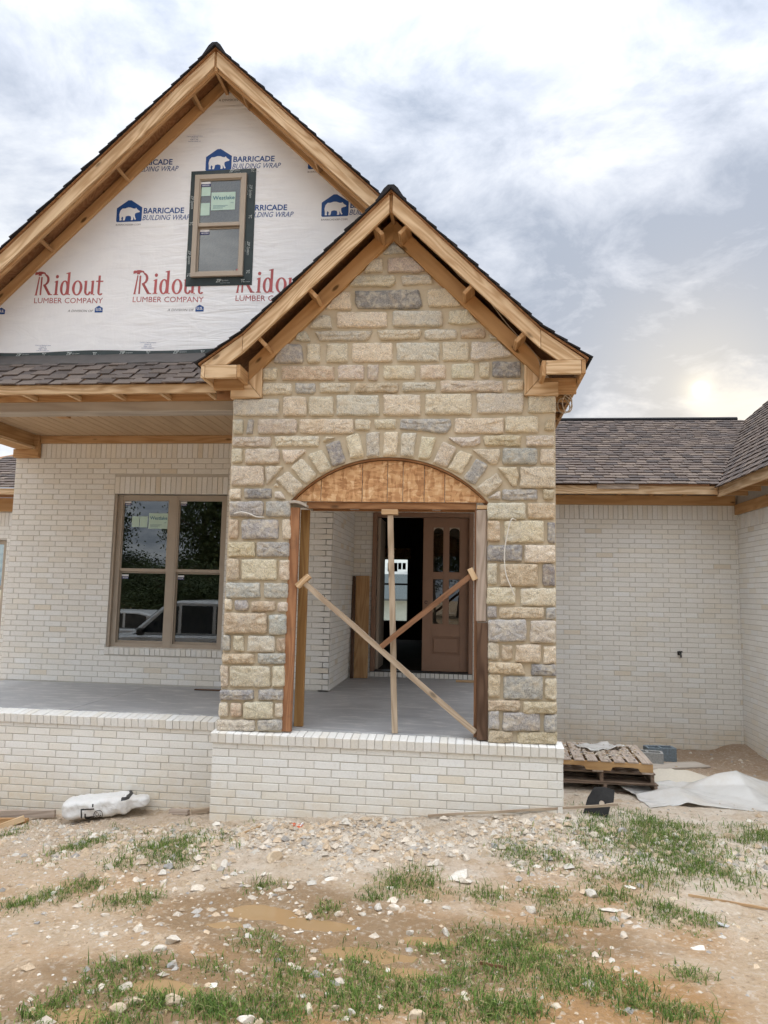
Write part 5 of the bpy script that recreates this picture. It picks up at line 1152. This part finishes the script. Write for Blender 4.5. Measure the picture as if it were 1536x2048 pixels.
for x, y, k in _rk:
    n = _cnt.get((k, band(y)), 0); _cnt[(k, band(y))] = n+1; RLAB[(x, y, k)] = (ordinal(n), RN[k], band(y))
def rock_label(x, y, k):
    o_, nm, bd = RLAB[(x, y, k)]
    return f'{nm[:-1]} {bd}, the only one there' if _cnt[(k, bd)] == 1 else f'{o_} of the {nm} {bd}'
for q in ROCKS.split():
    x, y, w, k = q.split(','); x, y, w = float(x), float(y), int(w)/1000
    fl__ = k in 'WTG'; me = random.choice(RF if fl__ else RM); s_ = w/1.0
    M = Matrix.Translation((x, y, gz1(x, y)+s_*(.03 if fl__ else .07))) @ Matrix.Rotation(random.uniform(-.35, .35), 4, 'X') @ Matrix.Rotation(random.uniform(-.2, .2), 4, 'Y') @ Matrix.Rotation(random.uniform(-.7, .7) if fl__ else random.uniform(0, 6.3), 4, 'Z') @ Matrix.Scale(s_, 4)
    b = random.uniform(.85, 1.12); o = add('loose_stone', me, None, M, tuple(min(.8, c*b) for c in RC[k])); tag(o, rock_label(x, y, k), 'stone', RN[k]+' on the mud')
m, g = newmat('gravel_bits'); p = worldco(g); t = tone(g, 'attr'); n = g.noise(p, 90, 3, .7); c = g.mix(1, t, g.ramp(n, [(.3, (.75, .74, .72)), (.7, (1.1, 1.1, 1.1))]), 'MULTIPLY'); GRAVEL = finish(m, g, c, .95, None, .15)
mb = MB()
def pebble(x, y, r, col):
    z = gz1x.pop(); k = [Vector((random.uniform(.6, 1.1), random.uniform(.6, 1.1), random.uniform(.35, .7)))*r for _ in range(1)][0]
    an = random.uniform(0, 6.3); ca, sa = math.cos(an), math.sin(an); v = []
    for dx, dy, dz in ((1, 0, 0), (.2, 1, .1), (-1, .1, .15), (-.1, -1, 0), (.1, .1, 1), (-.3, -.3, .8), (0, 0, -.5)):
        a, b = dx*k.x*random.uniform(.75, 1.2), dy*k.y*random.uniform(.75, 1.2); v.append((x+a*ca-b*sa, y+a*sa+b*ca, z+dz*k.z))
    mb.add(v, [(0, 1, 4), (1, 2, 4), (2, 5, 4), (2, 3, 5), (3, 0, 5), (0, 4, 5), (1, 0, 6), (2, 1, 6), (3, 2, 6), (0, 3, 6)], col)
pts = []
for i in range(15000):
    zone = random.random()
    if zone < .62: x = random.gauss(1.6, 1.7); y = -.15-abs(random.gauss(0, .75))
    elif zone < .72: x = random.uniform(3.5, 6.4); y = random.uniform(.2, 4.6)
    elif zone < .80: x = random.gauss(-1.9, .5); y = random.gauss(.15, .22)
    else: x = random.uniform(-1, 5); y = random.uniform(-3.9, -.5)
    if y > -.04 and 0 < x < 3.4 or (x < 0 and y > .5) or not -3.5 < x < 6.5: continue
    if fbm(np.array([x*1.3+40]), np.array([y*1.3]), 3)[0] < -.06 and random.random() < .75: continue
    big = zone < .62 and random.random() < .10; pts.append((x, y, random.uniform(.022, .062) if big else min(.05, .006+random.expovariate(1/.0085))))
for i in range(420):                                     # pile of pale gravel between the pallets and the sheet
    a, r = random.uniform(0, 6.3), abs(random.gauss(0, .26)); pts.append((4.98+r*math.cos(a)*1.2, 2.35+r*math.sin(a)*.9, random.uniform(.01, .03)))
np_ = len(pts); pts += [(random.uniform(3.46, 4.5), random.uniform(1.72, 2.62), random.uniform(.006, .028)) for _ in range(330)]
gz1x = list(gz(np.array([p[0] for p in pts]), np.array([p[1] for p in pts])))
gz1x = [zt+.004 if i >= np_ else z for i, z in enumerate(gz1x)][::-1]
for x, y, r in pts:
    k = random.random()
    col = (.67, .59, .49) if k < .40 else (.58, .455, .325) if k < .84 else (.44, .41, .375) if k < .91 else (.74, .69, .61)
    if math.hypot(x-.93, y+.24) < .07 and random.random() < .8: col = (.62, .16, .08)
    b = random.uniform(.75, 1.1); pebble(x, y, r, tuple(c*b for c in col))
tag(mb.build('gravel', GRAVEL), 'loose gravel and chips scattered over the yard', 'gravel', kind='stuff')
dm = MB(); N = 20; vv = [(4.98, 2.4, gz1(4.98, 2.4)+.13)]; ff = []
for k, (rr, hh) in enumerate(((.18, .11), (.36, .05), (.55, -.04))):
    for i in range(N):
        a = 2*math.pi*i/N; q = rr*(1+.18*noise.noise((math.cos(a)*2, math.sin(a)*2, k*3.)))
        x, y = 4.98+q*math.cos(a)*1.15, 2.4+q*math.sin(a)*.8; vv.append((x, y, gz1(x, y)+hh+.02*noise.noise((x*9, y*9, 0))))
ff += [(0, i+1, (i+1) % N+1) for i in range(N)]+[(1+k*N+i, 1+(k+1)*N+i, 1+(k+1)*N+(i+1) % N, 1+k*N+(i+1) % N) for k in range(2) for i in range(N)]
dm.add(vv, ff); DUST = mat_mortar('pale_dust', (.66, .61, .52), (.60, .54, .44)); o = dm.build('dust_pile', DUST, smooth=True); solo(o, 'low heap of pale mortar sand beside the pallets', 'sand heap')

# ------------------------------------------------------------------ grass
GRASS = '''-0.84,-0.83,0.16,0.46,1.0 0.03,-0.92,0.29,0.48,1.3 -0.16,-1.46,0.15,0.09,0.5 -0.51,-2.23,0.10,0.09,0.9 -0.38,-2.07,0.10,0.09,0.9 -0.25,-1.89,0.08,0.10,0.9 0.27,-2.05,0.08,0.09,0.8 0.08,-2.13,0.07,0.05,0.8 1.03,-1.81,0.08,0.09,0.7 1.42,-2.94,0.10,0.14,0.7 0.67,-3.34,0.10,0.10,0.8 0.77,-3.25,0.08,0.08,0.8 0.60,-3.57,0.07,0.06,0.6 0.78,-3.52,0.06,0.06,0.6 0.50,-3.73,0.06,0.06,0.7 1.27,-3.60,0.13,0.11,1.5 0.87,-3.71,0.11,0.06,1.0 1.01,-3.56,0.03,0.05,1.0 1.25,-2.76,0.09,0.12,0.6 1.58,-3.20,0.14,0.10,0.8 1.87,-2.87,0.11,0.16,0.9 1.88,-3.30,0.14,0.13,0.9 1.98,-3.13,0.08,0.12,0.9 1.54,-3.44,0.13,0.12,0.8 1.67,-3.54,0.12,0.09,0.9 1.98,-3.42,0.11,0.12,1.0 1.15,-3.21,0.06,0.06,0.5 1.85,-1.90,0.07,0.11,0.8 1.57,-2.18,0.05,0.05,0.6 0.33,-1.37,0.17,0.09,0.4 1.46,-3.57,0.14,0.09,0.8 -1.98,-0.12,0.11,0.20,0.6 0.54,-3.70,0.07,0.06,0.5 2.95,-0.97,0.22,0.29,1.1 3.57,-0.53,0.16,0.26,1.2 4.06,-0.59,0.39,0.60,1.5 3.79,-1.26,0.11,0.22,1.1 4.33,-1.17,0.24,0.23,1.1 5.10,0.10,0.19,0.42,1.2 2.16,-1.68,0.14,0.24,0.9 1.96,-1.65,0.09,0.14,0.9 2.58,-1.78,0.12,0.13,0.9 3.00,-1.77,0.14,0.18,0.8 3.45,-1.72,0.07,0.09,1.0 3.46,-1.36,0.15,0.13,0.7 3.19,-2.12,0.18,0.20,0.8 3.71,-1.93,0.15,0.17,0.8 3.82,-2.07,0.16,0.16,0.6 4.00,-2.00,0.05,0.08,0.7 2.58,-2.62,0.20,0.25,1.0 2.81,-2.56,0.17,0.22,1.0 2.99,-2.76,0.16,0.18,0.9 2.86,-2.99,0.17,0.19,1.0 3.13,-3.13,0.07,0.12,0.8 3.31,-3.12,0.09,0.12,0.8 2.29,-2.66,0.07,0.07,0.7 2.31,-3.10,0.12,0.09,0.9 2.14,-3.25,0.10,0.11,1.0 2.59,-3.32,0.13,0.13,1.3 2.32,-3.38,0.12,0.10,1.0 2.75,-3.36,0.07,0.07,1.0 3.65,-2.93,0.05,0.07,0.7 3.50,-3.33,0.09,0.07,1.1 3.26,-3.25,0.05,0.08,0.8 4.22,-0.21,0.50,0.60,1.0 3.25,-1.04,0.06,0.10,0.6 2.48,-2.90,0.12,0.13,0.7 2.99,-2.98,0.13,0.13,0.8'''
m, g = newmat('grass_blade'); t = tone(g, 'attr'); GR = finish(m, g, t, .6, None, .25, .35)
gv, gf, gt = [], [], []
rn = RNG
for q in GRASS.split():
    cx_, cy_, rx, ry, d = map(float, q.split(','))
    n = int(min(3000, 3300*d*max(.06, rx)*max(.1, ry)*2.6+220*d)); k = max(4, int(n/9))
    tx = cx_+rn.normal(0, .66, k)*rx; ty = cy_+rn.normal(0, .66, k)*max(ry, .06)
    ti = rn.integers(0, k, n); bx = tx[ti]+rn.normal(0, .05, n); by = ty[ti]+rn.normal(0, .045, n); bz = gz(bx, by)-.004
    L = rn.uniform(.022, .085, n)*rn.uniform(.6, 1.3, k)[ti]*(.7+.35*d); az = rn.uniform(0, 2*np.pi, n); lean = rn.uniform(.4, 1.75, n); wd = rn.uniform(.0016, .0036, n)
    for i in range(n):
        ca, sa = math.cos(az[i]), math.sin(az[i]); l = L[i]; e = lean[i]; w = wd[i]; k0 = len(gv)
        h1, h2 = l*.5*math.cos(e*.45), l*math.cos(e); o1, o2 = l*.5*math.sin(e*.45), l*math.sin(e)
        gv += [(bx[i]-sa*w, by[i]+ca*w, bz[i]), (bx[i]+sa*w, by[i]-ca*w, bz[i]), (bx[i]+ca*o1-sa*w*.8, by[i]+sa*o1+ca*w*.8, bz[i]+h1), (bx[i]+ca*o1+sa*w*.8, by[i]+sa*o1-ca*w*.8, bz[i]+h1), (bx[i]+ca*o2, by[i]+sa*o2, bz[i]+h2)]
        gf += [(k0, k0+1, k0+3, k0+2), (k0+2, k0+3, k0+4)]
        r = random.random(); b = random.uniform(.7, 1.25)
        c = (.125, .205, .042) if r < .50 else (.21, .285, .07) if r < .76 else (.075, .13, .033) if r < .89 else (.46, .37, .20)
        gt += [tuple(x*b for x in c)]*2
mb = MB(); mb.v = gv; mb.f = gf; mb.c = gt
tag(mb.build('grass', GR), 'patchy green grass growing through the mud', 'grass', kind='stuff')

# ------------------------------------------------------------------ seen in the panes and through the house: trees, cars, a house behind
LEAF = plain('tree_leaf', (.045, .065, .022), .7, .4, 3, 0); BARK = plain('tree_bark', (.09, .07, .05), .9, .3, 8, .5, .02)
def crown_mesh(seed, n=12000):
    rnd = np.random.default_rng(seed); v = []; f = []
    cl = rnd.normal(0, 1, (26, 3)); cl /= np.linalg.norm(cl, axis=1)[:, None]; cl *= rnd.uniform(.35, .95, (26, 1)); cl[:, 2] *= 1.25
    for i in range(n):
        c = cl[rnd.integers(26)]+rnd.normal(0, .17, 3); a = rnd.normal(0, 1, 3); a /= np.linalg.norm(a); b = np.cross(a, rnd.normal(0, 1, 3)); b /= np.linalg.norm(b); s = rnd.uniform(.016, .036)
        k = len(v); v += [tuple(c-a*s), tuple(c+b*s*.6), tuple(c+a*s), tuple(c-b*s*.6)]; f.append((k, k+1, k+2, k+3))
    mb = MB(); mb.add(v, f); return mb.mesh('crown', LEAF)
CM = [crown_mesh(3), crown_mesh(11)]
tm = MB(); tm.tube([(0, 0, 0), (.03, 0, .35), (-.02, .02, .7), (.02, 0, 1.)], [.035, .027, .02, .008], 8)
for k in range(6):
    a = k*1.05; tm.tube([(0, 0, .4+k*.08), (.14*math.cos(a), .14*math.sin(a), .55+k*.08), (.3*math.cos(a), .3*math.sin(a), .62+k*.08)], [.012, .008, .003], 5)
TM = tm.mesh('trunk', BARK)
spots = [(-31, -36, 15, 5.5), (-26.5, -40, 12, 3.6), (-20.5, -44, 4.2, 3.0), (-17.2, -41, 10.5, 3.2), (-13.0, -37, 17, 5.0), (-6, -42, 13, 4.6), (2, -46, 14, 5), (11, -42, 15, 5), (20, -38, 13, 4.6), (-38, -26, 14, 5), (-23.5, -52, 5, 4.5), (30, -30, 14, 5), (-29, -48, 8, 5), (-18, -50, 6.0, 5), (-11, -48, 9, 5), (-35, -44, 10, 5.5), (-24.5, -45, 4.2, 3.2), (-15.5, -46, 6.5, 4), (-3, -50, 9, 5), (6, -50, 10, 5), (-13.5, -17.5, 3.5, 2.9), (-9.6, -16.5, 3.2, 2.7), (-17.5, -19.5, 4.4, 3.2), (-6.0, -18.5, 4.2, 2.9), (-11.6, -22, 3.6, 3.2), (-36, -29, 13, 5), (-28, -23, 11, 4.5)]
side_w = ['farthest left', 'second from left', 'low one in the gap', 'narrow one right of the gap', 'tallest', 'sixth along', 'seventh along', 'eighth along', 'ninth along', 'nearest on the left', 'low rear one', 'farthest right', 'rear left', 'rear behind the gap', 'rear right of the gap', 'rear far left', 'bushy one filling the gap', 'bushy one beside the gap', 'rear towards the right', 'rear farther right', 'low bushy one left of the car', 'low bushy one behind the car', 'low bushy one farthest from the car', 'low bushy one right of the car', 'bushy one behind the low ones', 'broad one at far left', 'broad one nearer at far left']
for (x, y, h, r), wd_ in zip(spots, side_w):
    z0 = gz1(x, y); t = thing('broadleaf_tree', f'dark leafy tree across the road, {wd_} of the row', 'tree', (x, y, z0), 'trees across the road')
    add('trunk', TM, t, Matrix.Translation((x, y, z0-.1)) @ Matrix.Diagonal((h, h, h*.9, 1))); add('crown', random.choice(CM), t, Matrix.Translation((x, y, z0+h*(.58 if h > 11 else .46))) @ Matrix.Rotation(random.uniform(0, 6), 4, 'Z') @ Matrix.Diagonal((r, r, h*(.42 if h > 11 else .40), 1)))
PAINT = plain('car_paint', (.62, .63, .64), .25, .02, 3, 0, spec=.6); CARGLASS = plain('car_glass', (.02, .025, .03), .08, .05, 3, 0, spec=.6); TYRE = plain('tyre', (.02, .02, .02), .9, .1, 9, 0); RIM = plain('wheel_rim', (.4, .4, .42), .3, .05, 9, 0, spec=.6)
def car(x0, y0, label, H=2.0):
    """front towards -X; the side that faces the house is at y0"""
    z0 = gz1(x0+2.3, y0-.9); t = thing('parked_car', label, 'car', (x0+2.3, y0-.95, z0)); k = H/2.0
    body = [(.05, .45), (.02, .75), (.12, 1.02), (.5, 1.12), (1.75, 1.22), (4.55, 1.25), (4.62, 1.0), (4.62, .5), (4.45, .42), (4.2, .42), (4.1, .62), (3.85, .76), (3.55, .76), (3.3, .62), (3.2, .40), (1.5, .40), (1.4, .62), (1.15, .76), (.85, .76), (.6, .62), (.5, .42)]
    cab = [(1.72, 1.20), (2.55, 1.90), (2.85, 1.98), (4.1, 1.97), (4.45, 1.85), (4.58, 1.24)]
    T = Matrix.Translation((x0, y0, z0))
    prism('body', [(x, z*k) for x, z in body], -1.9, 0, PAINT, t, 0, .05, M2=T); prism('cabin', [(x, z*k) for x, z in cab], -1.80, -.10, PAINT, t, 0, .05, M2=T)
    for y_ in (-.104, -1.812):
        for P in ([(2.0, 1.28), (2.62, 1.83), (2.85, 1.86), (2.85, 1.28)], [(2.93, 1.28), (2.93, 1.87), (3.62, 1.87), (3.62, 1.28)], [(3.70, 1.28), (3.70, 1.87), (4.05, 1.86), (4.32, 1.78), (4.42, 1.28)]): prism('side_window', [(x, z*k) for x, z in P], y_, y_+.016, CARGLASS, t, 0, 0, M2=T)
    prism('windscreen', [(1.86, 1.30*k), (2.5, 1.84*k), (2.48, 1.87*k), (1.83, 1.32*k)], -1.7, -.2, CARGLASS, t, 0, 0, M2=T)
    for x_ in (2.70, 3.62): bar('door_handle', x_, x_+.17, -.005, .03, 1.10*k, 1.13*k, RIM, t, 'x', .004, M2=T)
    bar('wing_mirror', 2.02, 2.16, .0, .16, 1.22*k, 1.38*k, METAL, t, 'x', .03, M2=T)
    bar('headlight', .03, .14, -.35, -.05, .84*k, .98*k, RIM, t, 'y', .02, M2=T); bar('headlight', .03, .14, -1.85, -1.55, .84*k, .98*k, RIM, t, 'y', .02, M2=T)
    for wx in (1.0, 3.70):
        for y_ in (-.12, -1.78):
            w_ = MB(); w_.tube([(0, -.11, 0), (0, .11, 0)], .37, 24); wh = w_.build('wheel', TYRE, t, T @ Matrix.Translation((wx, y_, .37)))
            w_ = MB(); w_.tube([(0, -.115, 0), (0, .115, 0)], .22, 16); w_.build('rim', RIM, wh, T @ Matrix.Translation((wx, y_, .37)))
car(-6.6, -2.25, 'white sport utility vehicle reflected in the porch window'); car(-11.2, -7.6, 'low white car reflected at the left of the porch window', 1.4)
fh = thing('neighbour_house', 'grey-roofed pale house seen through the rear window', 'house', (-2, 42, -.8))
PALE = plain('pale_siding', (.50, .53, .50), .8, .08, 3, 0); GREYROOF = plain('grey_roof', (.09, .10, .105), .9, .2, 12, 0)
bar('wall', -9, 6, 40, 48, -1.2, .85, PALE, fh, bevel=0)
prism('roof', [(39.4, .80), (44, 2.45), (48.6, .80), (48.6, .9), (44, 2.58), (39.4, .92)], -7, 10, GREYROOF, fh, bevel=0, M2=Matrix.Rotation(rad(90), 4, 'Z'))
for x in (-5.2, -.6, 3): bar('window', x, x+1, 39.95, 40.02, -.3, .6, CARGLASS, fh)
mb = MB()
for i in range(150):
    a = random.uniform(0, 6.3); l = random.uniform(.5, 1.0); e = random.uniform(.2, 1.1); bx, by = -.35+random.gauss(0, .15), 22+random.gauss(0, .15); w = .02
    p1_ = (bx+math.cos(a)*l*.5*math.sin(e*.5), by+math.sin(a)*l*.5*math.sin(e*.5), -.55+l*.55); p2_ = (bx+math.cos(a)*l*math.sin(e), by+math.sin(a)*l*math.sin(e), -.55+l*math.cos(e)*.95)
    k = len(mb.v); mb.add([(bx-w, by, -.75), (bx+w, by, -.75), (p1_[0]+w, p1_[1], p1_[2]), (p1_[0]-w, p1_[1], p1_[2]), p2_], [(0, 1, 2, 3), (3, 2, 4)])
yp = thing('yucca_plant', 'spiky green plant outside the rear window', 'plant', (-.35, 22, -.8)); mb.build('leaves', plain('yucca_leaf', (.10, .17, .05), .6, .3, 4, 0), yp)
